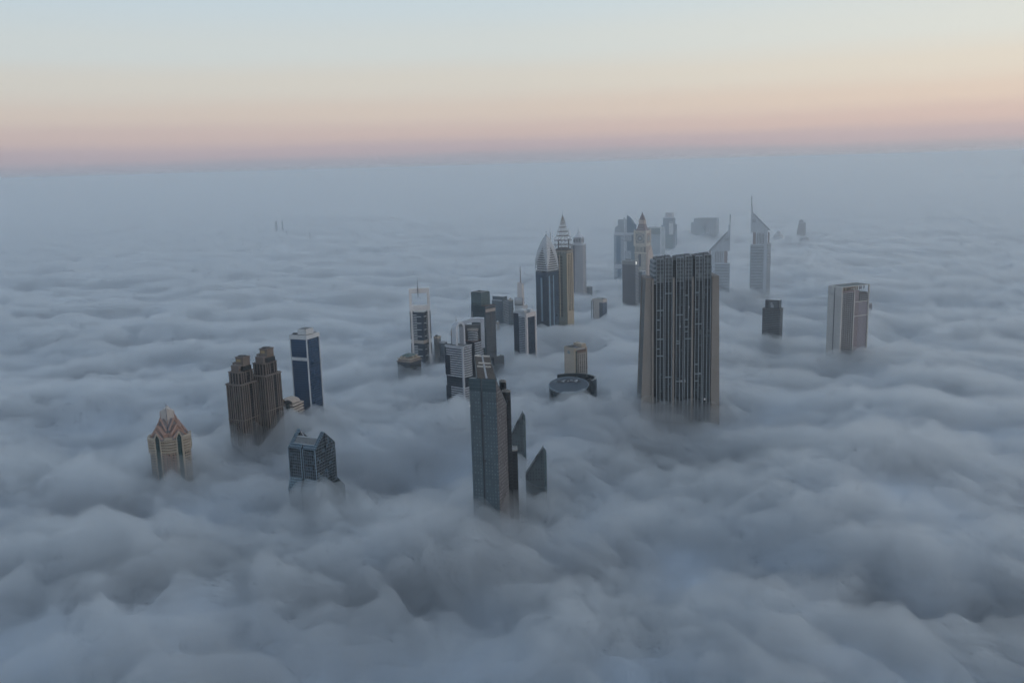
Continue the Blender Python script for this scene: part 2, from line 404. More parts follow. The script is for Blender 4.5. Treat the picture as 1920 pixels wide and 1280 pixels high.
# ================================================================== 5 lattice gabled block
def lattice_block():
    t = T('gabled_lattice_tower', 'blue-grey gabled tower gridded with pale frames, open louvred roof, sinking in foreground fog', 'tower', 597, 935, -38, z=108)
    w, d = t.w(50), t.d(39); u = t.u
    Z = lambda y, **k: t.z(592, y, **k)
    lat = facade('lattice_glass', (.02, .033, .046), (.14, .175, .205), 2.9, 3.5, .16, .15, gr=.15, gvar=.45, gm=.4, pale=(.12, (.07, .12, .16)))
    ze = Z(845); zr = t.z(606, 810, 0, d / 2); zs = Z(900); zsk = Z(915)
    slot = plain('slot_dark', (.05, .07, .09), .5); trim = plain('lattice_trim', (.22, .3, .36), .5)
    hw = w / 2
    # gable ends at both sides; two halves in each direction with a slot between
    for x0, x1 in ((-w, -hw - 1.2), (-hw + 1.2, 0)):
        t.box('front_wing', lat, x0, x1, 0, 4, 0, ze)
        t.box('wing_frame', trim, x0, x0 + .7, -.35, 0, zs, ze); t.box('wing_frame', trim, x1 - .7, x1 + .35, -.35, 0, zs, ze)
    t.box('core', slot, -w + .8, -.9, 1.6, d - 1, 0, ze - 1)
    def gable(x0, x1, nm):
        for a, b in ((0, d / 2 - 1.1), (d / 2 + 1.1, d)):
            za = ze + (zr - ze) * (a / (d / 2) if a < d / 2 else (d - a) / (d / 2)) ; zb = ze + (zr - ze) * (b / (d / 2) if b <= d / 2 else (d - b) / (d / 2))
            t.part(nm, lat, MB().yz([(a, 0), (b, 0), (b, zb), (a, za)], x0, x1))
    gable(-2.6, .05, 'gable_wall'); gable(-w - .05, -w + 2.6, 'gable_wall')
    # glazed verge strips on the slope and louvres between
    def slope(y): return ze + (zr - ze) * y / (d / 2)
    for x0, x1 in ((-w, -w + 4.4), (-4.4, 0)):
        t.part('verge_strip', facade('verge_glass', (.06, .1, .13), (.2, .26, .3), 2.2, 3.0, .16, .18, gr=.15), MB().yz([(0, ze + .4), (d / 2, zr + .4), (d / 2, zr - 1), (0, ze - 1)], x0 - .1, x1 + .1))
    y1 = d / 2 * .26
    for x0, x1 in ((-w + 4.5, -hw - 1), (-hw + 1, -4.5)):
        t.part('eave_glazing', facade('verge_glass', (0, 0, 0), (0, 0, 0)), MB().yz([(0, ze + .3), (y1, slope(y1) + .3), (y1, ze - 2), (0, ze - 2)], x0, x1))
    n = 24; y2 = d / 2 * .62
    for i in range(n):
        x = -w + 5 + (w - 10) * (i + .5) / n
        t.part('louvre', plain('louvre_grey', (.3, .32, .33), .5), MB().yz([(y1, slope(y1) + .5), (y2, slope(y2) + .5), (y2, slope(y2) - .5), (y1, slope(y1) - .5)], x - .2, x + .2))
    t.part('louvre_beam', PALE, MB().box(-w + 4.6, -4.6, y2, y2 + 1, slope(y2) - .6, slope(y2) + .8))
    t.part('louvre_beam', PALE, MB().box(-w + 4.6, -4.6, y1 - .1, y1 + .7, slope(y1) - .6, slope(y1) + .6))
    t.box('roof', DARKM, -w + 2.7, -2.7, 4.1, d - 1, ze - .9, ze + .2)
    t.box('roof_plant', PALE, -w * .6, -w * .25, d * .42, d * .58, ze + .2, ze + 7)
    t.box('roof_plant', DARKM, -w * .8, -w * .62, d * .4, d * .55, ze + .2, ze + 5)
    # curved screen at the left gable
    pts = [(-w + 2.7, zr - 1)] + [(-w + 2.7 + 13 * i / 8, ze + 4 + (zr - ze - 5) * (1 - i / 8) ** 2) for i in range(1, 9)] + [(-w + 15.7, ze + .3), (-w + 2.7, ze + .3)]
    t.part('curved_screen', STEEL, MB().xz(pts, d / 2 + 1, d / 2 + 2.2))
    # flared skirt
    fl = 5.0
    for x0, x1 in ((-w, -hw - 1.2), (-hw + 1.2, 0)):
        t.part('skirt', facade('verge_glass', (0, 0, 0), (0, 0, 0)), MB().yz([(0, zs), (-fl, zsk - 4), (-fl, zsk - 5.5), (0, zsk - 5.5)], x0, x1))
        t.box('lower_wall', lat, x0, x1, -fl + .8, 0, 0, zsk - 5.5)
    zg = t.z(613, 875, 3, d / 2)
    for a, b in ((-6, d / 2 - 1.1), (d / 2 + 1.1, d + 6)):
        mid = d / 2; za = zg - abs(a - mid) * 1.0; zb = zg - abs(b - mid) * 1.0
        t.part('skirt_gable', lat, MB().loft([[(.1, a, 0), (.1, b, 0), (.1, b, zb), (.1, a, za)], [(5.5, a, 0), (5.5, b, 0), (5.5, b, zb - 4), (5.5, a, za - 4)]]))
lattice_block()

# ================================================================== 6 white framed tower with needle
def needle_frame_tower():
    t = T('needle_frame_tower', 'blue tower with white bars inside an open white portal frame pierced by a needle', 'tower', 792, 676, 0)
    u = t.u; Z = lambda y: t.z(791, y); X = lambda x: (x - 791 - (y0 := 0)) * u
    zt, zb = Z(541), 0
    fr = plain('white_pink_frame', (.74, .7, .68), .45)
    x0, x1 = -19.5 * u, 19 * u; pw = 5.2 * u
    t.box('frame_post', fr, x0, x0 + pw, 4, 12, zb, zt); t.box('frame_post', fr, x1 - pw, x1, 4, 12, zb, zt)
    t.box('frame_beam', fr, x0 + pw, x1 - pw, 4, 12, Z(550), zt)
    t.box('frame_beam', fr, x0 + pw, x1 - pw, 4, 12, Z(583), Z(573))
    for s, x in ((-1, x0 - .35), (1, x1 - 1.25)):
        for ya, yb in ((584, 636), (643, 665)):
            t.box('post_slot', DARKM, x, x + 1.6, 3.7, 10, Z(yb), Z(ya))
    # diamond body
    body = T.__new__(T)
    r1 = math.radians(-30); cx, cy0 = 4.5 * u, -6
    def loc(a, b): return (cx + a * math.cos(r1) - b * math.sin(r1), cy0 + a * math.sin(r1) + b * math.cos(r1))
    w, d = 20.5 * u / math.cos(r1), 12.5 * u / abs(math.sin(r1)) * .95
    zr = Z(585)
    gl = facade('navy_glass', (.02, .045, .075), (.03, .055, .085), 1.8, 3.6, .08, .12, gvar=.15)
    t.part('glass_body', gl, MB().prism([loc(-w, 0), loc(0, 0), loc(0, d), loc(-w, d)], 0, zr))
    t.part('plinth_band', plain('buff_band', (.42, .36, .31), .7), MB().prism([loc(-w - .15, -.2), loc(.2, -.2), loc(.2, d), loc(-w, d)], Z(643.5), Z(637.5)))
    sp = (Z(590) - Z(633)) / 14.0
    k = 0; z = Z(589.5)
    while z > 60 and k < 30:
        if not (Z(645) < z < Z(636)):
            lg = k % 4 == 1
            a = -w * (.15 if lg else .56)
            t.part('white_bar', WHITE, MB().prism([loc(-w - .5, -.9), loc(a, -.9), loc(a, .4), loc(-w - .5, .4)], z - 1.15, z))
            b = d * (.18 if lg else .5)
            t.part('white_bar', WHITE, MB().prism([loc(.9, b), loc(.9, d), loc(-.4, d), loc(-.4, b)], z - 1.15, z))
        z -= sp; k += 1
    t.part('roof_block', DARKM, MB().prism([loc(-w, .5), loc(-w + 2.5, .5), loc(-w + 2.5, 4), loc(-w, 4)], zr, zr + 3))
    t.part('roof_block', DARKM, MB().prism([loc(-2.5, d - 4), loc(0, d - 4), loc(0, d), loc(-2.5, d)], zr, zr + 5))
    xn = -2.6 * u
    t.part('needle', plain('needle_metal', (.14, .13, .14), .4, .5), MB().lathe(xn, 3, [(.1, Z(561)), (.75, Z(551)), (.8, Z(541)), (.35, Z(528)), (.1, Z(514))], 8))
needle_frame_tower()

# ================================================================== 7 low pyramid roof
def pyramid_block():
    t = T('pyramid_roofed_block', 'low block with a tiered brown pyramid roof beside the white framed needle tower', 'building', 770, 702, -38)
    w, d = t.w(24), t.d(21); Z = lambda y: t.z(770, y); zt = Z(680)
    tan = plain('brown_tier', (.3, .25, .22), .8)
    t.box('body', facade('dark_block', (.03, .045, .06), (.12, .14, .16), 3, 3.6, .2, .2), -w, 0, 0, d, 0, zt)
    for k, (a, z0, z1) in enumerate(((-1.2, 0, 1.6), (1.2, 1.6, 5), (-.2, 5, 6), (3.6, 6, 9))):
        t.box('roof_tier', tan if k != 2 else CREAM, -w + a, -a, a, d - a, zt + z0, zt + z1)
    t.part('roof', plain('green_copper', (.12, .17, .16), .7), MB().prism([(-w + 4, 4), (-4, 4), (-4, d - 4), (-w + 4, d - 4)], zt + 9, zt + 12, .55))
    for x, y in ((-w * .5, 3), (-3, d * .4), (-3, d * .7), (-w * .75, 3)):
        t.part('dormer', CREAM, MB().xz([(x - 1.5, zt + 6), (x + 1.5, zt + 6), (x + 1.5, zt + 8.6), (x, zt + 10), (x - 1.5, zt + 8.6)], y - 1.6, y + 2))
pyramid_block()

# ================================================================== simple background blocks
def slab_block(name, label, x0, xc, x1, yt, yb, yaw, fac, roof=ROOFG, parapet=None, extras=(), cat='building', rise=1.2):
    t = T(name, label, cat, xc, yb, yaw)
    w, d = t.w(max(xc - x0, .5)), t.d(max(x1 - xc, .5)); zt = t.z(xc, yt)
    t.box('body', fac, -w, 0, 0, d, 0, zt - rise)
    t.box('parapet', parapet or PALE, -w - .25, .25, -.25, d + .25, zt - rise, zt)
    t.box('roof', roof, -w + .8, -.8, .8, d - .8, zt, zt + .12)
    for nm, mt, fx0, fx1, fy0, fy1, h in extras:
        t.box(nm, mt, -w + w * fx0, -w + w * fx1, d * fy0, d * fy1, zt + .12, zt + h)
    return t, w, d, zt
gb = facade('slate_block', (.05, .075, .1), (.14, .18, .21), 2.8, 3.6, .2, .25)
slab_block('flat_roofed_block', 'pale-topped flat roofed block just behind the needle tower, mostly in fog', 815, 822, 828, 631, 672, -35, facade('pale_top_block', (.06, .08, .1), (.28, .28, .28), 2.5, 3.6, .4, .3), parapet=CREAM, rise=4,
           extras=(('roof_plant', DARKM, .2, .6, .2, .6, 2),))
slab_block('flat_roofed_block', 'dim grey block half sunk in fog between needle tower and banded domed tower', 825, 833, 840, 642, 674, -35, gb, extras=(('roof_plant', PALE, .3, .7, .3, .7, 2),))

# ================================================================== 9 banded towers
BAND = plain('grey_white_band', (.44, .455, .49), .5)
def banded(t, w, d, zt, zb, step, dark, front=(0, 1), side=(0, 1), skip=()):
    k = 0; z = zt
    while z > zb:
        if not any(a < z < b for a, b in skip):
            t.box('floor_band', BAND, -w + w * front[0] - (.5 if front[0] == 0 else 0), -w + w * front[1], -.7, .6, z - step * .48, z)
            t.part('floor_band', BAND, MB().loft([[(x, y, zz) for x, y in ((-.3, d * side[0]), (1.8, d * (side[0] + .15)), (2.6, d * .55), (1.8, d * .85), (-.3, d * side[1]))] for zz in (z - step * .48, z)]))
        z -= step; k += 1
def domed_banded():
    t = T('domed_banded_tower', 'front grey tower striped with white bands, topped by a rounded blade and short mast', 'tower', 872, 762, -40)
    w, d = t.w(33), t.d(17); Z = lambda y: t.z(868, y); zt = Z(651)
    gl = facade('band_dark_glass', (.025, .045, .07), (.04, .06, .085), 2, 3.6, .1, .1, gvar=.15)
    t.box('body', gl, -w, 0, 0, d, 0, zt)
    st = (Z(653) - Z(697)) / 10
    blue = (Z(725), Z(710))
    banded(t, w - 2.4, d, Z(653), 95, st, gl, (0, 1), skip=[blue])
    t.box('corner_pilaster', BAND, -2.2, .4, -.9, 1.6, 0, zt + 1)
    t.box('glass_strip', gl, -w - .8, -w * .74, -.95, -.72, Z(706), Z(669)); t.box('glass_strip', gl, -w - .8, -w * .74, -.95, -.72, 90, Z(727))
    t.box('parapet', BAND, -w - .5, -2.3, -.7, .3, zt - 2.2, zt + 1.2)
    t.box('parapet', BAND, .0, .8, 1.8, d, zt - .5, zt + 1.2)
    t.box('roof', ROOFG, -w + .5, -.2, .6, d - .5, zt, zt + .3)
    t.box('roof_plant', DARKM, -w + 2, -w * .45, 1.6, 5, zt + .3, zt + 2)
    u = t.u
    # rounded blade: arch seen nearly edge on
    za = Z(606.5)
    n = 14; yc, ry = d * .62, d * .5; zs = za - 11
    outer = [(yc - ry * math.cos(math.pi * i / n), zs + 11 * math.sin(math.pi * i / n)) for i in range(n + 1)]
    pts = outer + [(yc + ry, zt), (yc + ry - 3.5, zt)] + [(yc - (ry - 3.5) * math.cos(math.pi * (n - i) / n), zs - 1 + 8.5 * math.sin(math.pi * (n - i) / n)) for i in range(n + 1)] + [(yc - ry + 3.5, zt), (yc - ry, zt)]
    m = MB(); xo = -w * .66
    for a, b in zip(range(0, n), range(1, n + 1)):
        o1, o2 = outer[a], outer[b]
        i1 = (yc - (ry - 3.5) * math.cos(math.pi * a / n), zs - 1 + 8.5 * math.sin(math.pi * a / n)); i2 = (yc - (ry - 3.5) * math.cos(math.pi * b / n), zs - 1 + 8.5 * math.sin(math.pi * b / n))
        m.loft([[(xo, o1[0], o1[1]), (xo + 8.5, o1[0], o1[1]), (xo + 8.5, i1[0], i1[1]), (xo, i1[0], i1[1])], [(xo, o2[0], o2[1]), (xo + 8.5, o2[0], o2[1]), (xo + 8.5, i2[0], i2[1]), (xo, i2[0], i2[1])]], cap=False)
    m.box(xo, xo + 8.5, yc - ry, yc - ry + 3.5, zt, zs); m.box(xo, xo + 8.5, yc + ry - 3.5, yc + ry, zt, zs)
    t.part('arch', plain('arch_panel', (.5, .52, .56), .45), m)
    t.part('drum', facade('drum_bands', (.04, .055, .07), (.5, .52, .55), 50, 2.6, .0, .45), MB().cyl(-w * .78, d * .5, 4.8 * u, zt, Z(632), n=20))
    t.part('drum_roof', plain('bronze_dome', (.34, .26, .2), .5), MB().lathe(-w * .78, d * .5, [(4.8 * u, Z(632)), (4.4 * u, Z(626)), (3.2 * u, Z(620)), (1, Z(616))], 20))
    t.part('mast', plain('buff_mast', (.4, .35, .3), .5), MB().tube((xo + 3, yc - 3, zs + 8), (xo + 3, yc - 3, Z(595)), .55, .35))
domed_banded()
def arched_banded():
    t = T('arched_banded_tower', 'rear grey tower striped with white bands, crowned by a wide arch over a round drum', 'tower', 893, 748, -36)
    u = t.u; Z = lambda y: t.z(893, y)
    w, d = t.w(24), t.d(17.5); zt = Z(641)
    gl = facade('band_dark_glass', (0, 0, 0), (0, 0, 0))
    t.box('body', gl, -w, 0, 0, d, 0, zt)
    st = (Z(641) - Z(680)) / 9
    banded(t, w, d, Z(643), 110, st, gl, (.0, .35))
    t.box('roof', plain('red_roof', (.16, .09, .08), .8), -w, 0, .3, d, zt, zt + .5)
    t.part('drum', facade('drum_bands', (0, 0, 0), (0, 0, 0)), MB().cyl(-w * .38, d * .42, 10 * u, zt, Z(621), n=24))
    t.part('drum_roof', plain('buff_ring', (.4, .36, .33), .7), MB().cyl(-w * .38, d * .42, 10.6 * u, Z(621), Z(619), n=24))
    # wide arch facing the camera: turn it square to the view
    r = -t.yaw; cx, cy0 = -w * .48, d * .5
    def P_(a, b, z): return (cx + a * math.cos(r) - b * math.sin(r), cy0 + a * math.sin(r) + b * math.cos(r), z)
    za, zc = Z(599), Z(608); wl, wr = -23 * u, 23 * u; n = 16
    m = MB(); th = 5.5 * u
    out = [(wl + (wr - wl) * i / n, za - 8.5 * (1 - math.sin(math.pi * (.12 + .55 * i / n))) * 1.0) for i in range(n + 1)]
    ins = [(wl + th + (wr - th * 1.25 - wl - th) * i / n, out[i][1] - (7.5 * u if i > 2 else 7.5 * u)) for i in range(n + 1)]
    for i in range(n):
        m.loft([[P_(out[k][0], -4, out[k][1]), P_(out[k][0], 7, out[k][1]), P_(ins[k][0], 7, ins[k][1]), P_(ins[k][0], -4, ins[k][1])] for k in (i, i + 1)], cap=False)
    def leg(xa, xb, ztop):
        m.loft([[P_(x, y, z) for x, y in ((xa, -4), (xb, -4), (xb, 7), (xa, 7))] for z in (zt - 12, ztop)])
    leg(wr - th * 1.25, wr, out[-1][1] - .1); leg(wl, wl + th, out[0][1] - .1)
    t.part('arch', plain('arch_panel', (0, 0, 0)), m)
    b = MB(); b.loft([[P_(x, y, z) for x, y in ((wl + th, 7), (wr - th, 7), (wr - th, 9), (wl + th, 9))] for z in (zt, Z(613))])
    t.part('rear_screen', plain('screen_grey', (.22, .24, .26), .6), b)
    t.part('mast', STEEL, MB().tube(P_(1 * u, 4, za - 2), P_(1 * u, 4, Z(587)), .5, .3))
    t.part('roof_lamp', LAMP, MB().lathe(-w * .38 - 9.8 * u, d * .3, [(.05, Z(621) - .2), (.55, Z(620.5)), (.05, Z(620) + .3)], 8))
arched_banded()

# ================================================================== 10 dark stepped glass tower
def stepped_glass():
    t = T('stepped_glass_tower', 'dark grey-green glass tower with a taller square head and a slim vertical slot', 'tower', 914, 700, -44)
    Z = lambda y: t.z(912, y)
    w, d = t.w(27), t.d(19)
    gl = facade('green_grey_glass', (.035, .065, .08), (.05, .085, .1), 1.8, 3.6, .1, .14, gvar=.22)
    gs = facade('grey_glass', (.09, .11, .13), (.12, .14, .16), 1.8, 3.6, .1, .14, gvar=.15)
    zt, zu = Z(574.5), Z(548)
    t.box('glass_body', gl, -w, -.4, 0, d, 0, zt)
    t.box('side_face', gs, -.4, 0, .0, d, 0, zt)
    t.box('head', facade('pale_green_glass', (.1, .15, .16), (.13, .18, .19), 1.8, 3.6, .08, .1, gvar=.15), -w, -w * .3, 1, d * .92, zt - 1, t.z(903, 549, -w * .3, 1))
    zh = t.z(903, 549, -w * .3, 1)
    t.box('head_roof', ROOFG, -w + 1, -w * .3 - 1, 2, d * .9, zh, zh + .5)
    t.box('roof_crane', DARKM, -w * .75, -w * .6, d * .4, d * .5, zh + .5, zh + 2.5)
    t.box('roof', plain('red_brown_roof', (.15, .11, .1), .9), -w * .29, -.5, .6, d - .6, zt, zt + .4)
    t.box('pale_band', plain('buff_stone', (.36, .31, .28), .7), -.6, .25, .3, d - .2, Z(586), Z(580))
    t.box('slot', DARKM, -.5, .2, d * .48, d * .62, Z(632), Z(588))
    t.box('annex', gs, -2, 4.6, d * .55, d * 1.55, 0, Z(672))
    t.box('corner_mast', STEEL, -w - .8, -w - .1, -.3, .3, Z(590), Z(580)) if False else None
stepped_glass()

# ================================================================== 11 canopy tower
def canopy_tower():
    t = T('canopy_roofed_tower', 'blue-grey glass tower with a thin overhanging roof canopy behind the dark stepped glass tower', 'tower', 944.5, 616, -33)
    w, d = t.w(21), t.d(11); Z = lambda y: t.z(944, y); zt = Z(564)
    t.box('glass_body', facade('steel_blue_glass', (.05, .09, .125), (.07, .11, .14), 1.8, 3.6, .1, .14), -w, 0, 0, d, 0, zt)
    for k in range(19):
        z = zt - 1 - k * 3.6
        if z > 120: t.box('floor_band', plain('blue_grey_band', (.28, .33, .38), .5), -.2, .6, 0, d + .4, z - 1.3, z)
    t.box('top_floor', facade('steel_blue_glass', (0, 0, 0), (0, 0, 0)), -w + 1, -3.4, 1.5, d - 1, zt, Z(556))
    t.box('canopy', PALE, -w - 3, 4, -2.5, d + 2, Z(556), Z(556) + .9)
    t.box('parapet', PALE, -w, -2.4, -.2, .2, zt, zt + 1.2)
canopy_tower()
slab_block('flat_roofed_block', 'narrow weathered block with cluttered roof right of the canopy-roofed tower', 955, 959.5, 964, 563, 618, -38, gb, parapet=CREAM,
           extras=(('roof_plant', CREAM, .1, .5, .2, .7, 4), ('roof_plant', PALE, .55, .9, .3, .8, 2.5)))
slab_block('flat_roofed_block', 'small cream rooftop poking out of fog at the right foot of the dark stepped tower', 930.5, 934, 937, 604, 622, -38, facade('cream_small', (.1, .08, .07), (.5, .42, .37), 3, 3.6, .4, .4), parapet=CREAM,
           extras=(('roof_plant', PALE, .2, .6, .2, .8, 2.5),))

# ================================================================== 12 blade with barrel
def blade_tower():
    t = T('white_blade_tower', 'slim white blade tower with a round barrel and tall mast behind the white-edged striped tower', 'tower', 981.5, 640, -35)
    Z = lambda y: t.z(980, y); u = t.u
    w, d = t.w(11), t.d(5.5)
    pk = plain('pinkish_panel', (.66, .6, .58), .5)
    zb = Z(575)
    m = MB(); k = .82
    zt = Z(530)
    m.loft([[(-w, 0, 0), (0, 0, 0), (0, d, 0), (-w, d, 0)], [(-w * k, 0, zt), (-.3, 0, zt), (-.3, d * .6, zt - 3), (-w * k, d * .6, zt)]])
    t.part('blade', pk, m)
    r = -t.yaw; c = Vector((-w * .62, -1.5, Z(565)))
    ax = Vector((math.cos(r), math.sin(r), 0)).normalized() ; n = 24; rr = 7.6 * u
    ring = []
    for s in (-7.5 * u, 8 * u):
        ring.append([tuple(c + ax * s + Vector((-ax.y, ax.x, 0)) * (rr * math.cos(2 * math.pi * i / n)) + Vector((0, 0, rr * math.sin(2 * math.pi * i / n)))) for i in range(n)])
    b = t.part('barrel', facade('barrel_bands', (.2, .22, .25), (.55, .56, .58), 1.5, 50, .5, .0, gm=.1), MB().loft(ring))
    e = MB(); ring2 = [[tuple(c + ax * s + Vector((-ax.y, ax.x, 0)) * (rr * 1.04 * math.cos(2 * math.pi * i / n)) + Vector((0, 0, rr * 1.04 * math.sin(2 * math.pi * i / n)))) for i in range(n)] for s in (7.4 * u, 8.6 * u)]
    t.part('barrel_rim', plain('brown_rim', (.26, .2, .18), .6), e.loft(ring2), parent=b)
    t.box('shoulder', WHITE, -w - 3, 1, -3, d + 6, Z(582), Z(573))
    t.box('shaft', facade('shaft_bands', (.08, .1, .13), (.5, .5, .52), 3, 3.6, .3, .35), -w - 2.5, .5, -2.5, d + 5, 0, Z(582))
    t.part('mast', plain('rust_mast', (.25, .17, .15), .5), MB().tube((-w * .3, 1, zt - 3), (-w * .3, 1, Z(499)), .9, .7))
blade_tower()
def striped_tower():
    t = T('white_edged_tower', 'tower with navy glass, a white striped bay and a broad white edged right side', 'tower', 989.5, 684, -42)
    w, d = t.w(25), t.d(18); Z = lambda y: t.z(986, y); zt = Z(587)
    gl = facade('navy_side_glass', (.025, .05, .085), (.03, .055, .09), 1.8, 3.6, .08, .1, gvar=.12)
    fr = plain('pink_white_frame', (.62, .57, .56), .5)
    t.box('glass_body', gl, -w, -.8, .3, d - .3, 0, zt - 1)
    t.box('corner_pier', fr, -w * .13, .3, -.5, 2.8, 0, zt)
    t.box('rear_pier', fr, -2, .3, d - 3, d, 0, zt)
    t.box('head_beam', fr, -1.4, .3, 2.8, d - 3, zt - 8, zt)
    t.box('bay_wall', facade('bay_slate', (.03, .05, .07), (.08, .1, .13), 1.8, 3.6, .1, .1), -w * .6, -w * .13, -.1, .3, 0, zt - 8)
    t.box('bay_head', PALE, -w * .6, -w * .13, -.5, .4, zt - 8, zt - .2)
    z = zt - 9.5; k = 0
    while z > 95:
        t.box('stripe_slab', plain('blue_white_slab', (.42, .46, .52), .5), -w * .58, -w * .15, -.75, -.1, z - 1.5, z); z -= 3.25
    t.box('parapet', PALE, -w - .2, -w * .6, -.2, .8, zt - 2.2, zt - .2)
    t.box('roof', ROOFG, -w, -2, .9, d - .6, zt - .9, zt - .4)
    t.box('roof_box', WHITE, -w * .75, -w * .25, 3, d * .5, zt - .4, zt + 4)
    t.box('roof_box', PALE, -w * .35, -w * .05, d * .45, d * .8, zt - .4, zt + 5.5)
    t.box('roof_box', WHITE, -w * .95, -w * .8, 2, 6, zt - .4, zt + 2)
striped_tower()

# ================================================================== 13 tower with petal crown
def petal_tower():
    t = T('petal_crowned_tower', 'slender navy glass tower with a white petal shaped crown of slats', 'tower', 1029, 638, -42)
    u = t.u; Z = lambda y: t.z(1026, y)
    w, d = t.w(25), t.d(13); d = (w + d) / 2; w = d = (w + d) / 2
    zb, zt = Z(511), Z(446)
    gl = facade('deep_navy_glass', (.012, .05, .095), (.018, .05, .085), 1.7, 3.6, .1, .1, gvar=.2)
    t.box('glass_body', gl, -w, 0, 0, d, 0, zb)
    t.box('dark_collar', DARKM, -w + .3, -.3, .3, d - .3, zb, zb + 1.5)
    t.box('light_strip', plain('pale_blue_strip', (.2, .29, .36), .3, .3), -w * .58, -w * .44, -.5, 0, 150, Z(522))
    t.box('light_strip', plain('pale_blue_strip', (0, 0, 0)), .0, .5, d * .1, d * .22, 90, Z(518))
    t.box('light_strip', plain('pale_blue_strip', (0, 0, 0)), .0, .5, d * .5, d * .58, 90, Z(518))
    H = zt - zb - 1.5; zb += 1.5
    def k(s): return (1 - s ** 2.3) * .9 + .1 * (1 - s)
    c = w / 2
    def half(s): return c * (1 - .84 * s ** 2.4)
    core = MB(); n = 16
    core.loft([[(-c + sx * half(i / n) * .86, c + sy * half(i / n) * .86, zb + H * i / n) for sx, sy in ((-1, -1), (1, -1), (1, 1), (-1, 1))] for i in range(n + 1)])
    t.part('crown_core', DARKM, core)
    ns = 14
    for i in range(ns):
        s = (i + .3) / ns * .93; h = half(s); z = zb + H * s
        t.box('slat', plain('slat_grey_white', (.5, .51, .53), .5), -c - h, -c + h, c - h, c + h, z, z + H / ns * .42)
    # four petals rising from the corners
    for a in range(4):
        sx, sy = ((-1, -1), (1, -1), (1, 1), (-1, 1))[a]
        m = MB(); rings = []
        n = 20
        for i in range(n + 1):
            s = i / n; h = half(s) * 1.03 + .25; f = min(1.0, s / .72) ** 1.15; f = f if s < .72 else 1 - .0 * s
            L_ = h * f * .985; z = zb + H * s * 1.02
            p0 = (-c + sx * (h - L_ * 1), c + sy * h); p1 = (-c + sx * h, c + sy * h); p2 = (-c + sx * h, c + sy * (h - L_))
            th = .5
            rings.append([(p0[0], p0[1], z), (p1[0], p1[1], z), (p2[0], p2[1], z), (p2[0] - sx * th, p2[1], z), (p1[0] - sx * th, p1[1] - sy * th, z), (p0[0], p0[1] - sy * th, z)])
        m.loft(rings)
        t.part('petal', plain('petal_white', (.46, .475, .5), .4), m)
    zz = zb + H * 1.0
    t.part('finial', STEEL, MB().lathe(-c, c, [(2.6, zz - 4), (3.2, zz - 1), (3.0, zz + 2), (1.6, zz + 4.5), (.4, zz + 5.5), (.35, zz + 9), (1.2, zz + 10), (1.2, zz + 10.8), (.2, zz + 11.5)], 12))
    t.part('mast', plain('rust_mast', (0, 0, 0)), MB().tube((-c + 5, c + 7, zb + H * .6), (-c + 5, c + 7, Z(437)), .7, .5).tube((-c + 5, c + 7, Z(437)), (-c + 5, c + 7, Z(423)), .25, .15))
petal_tower()

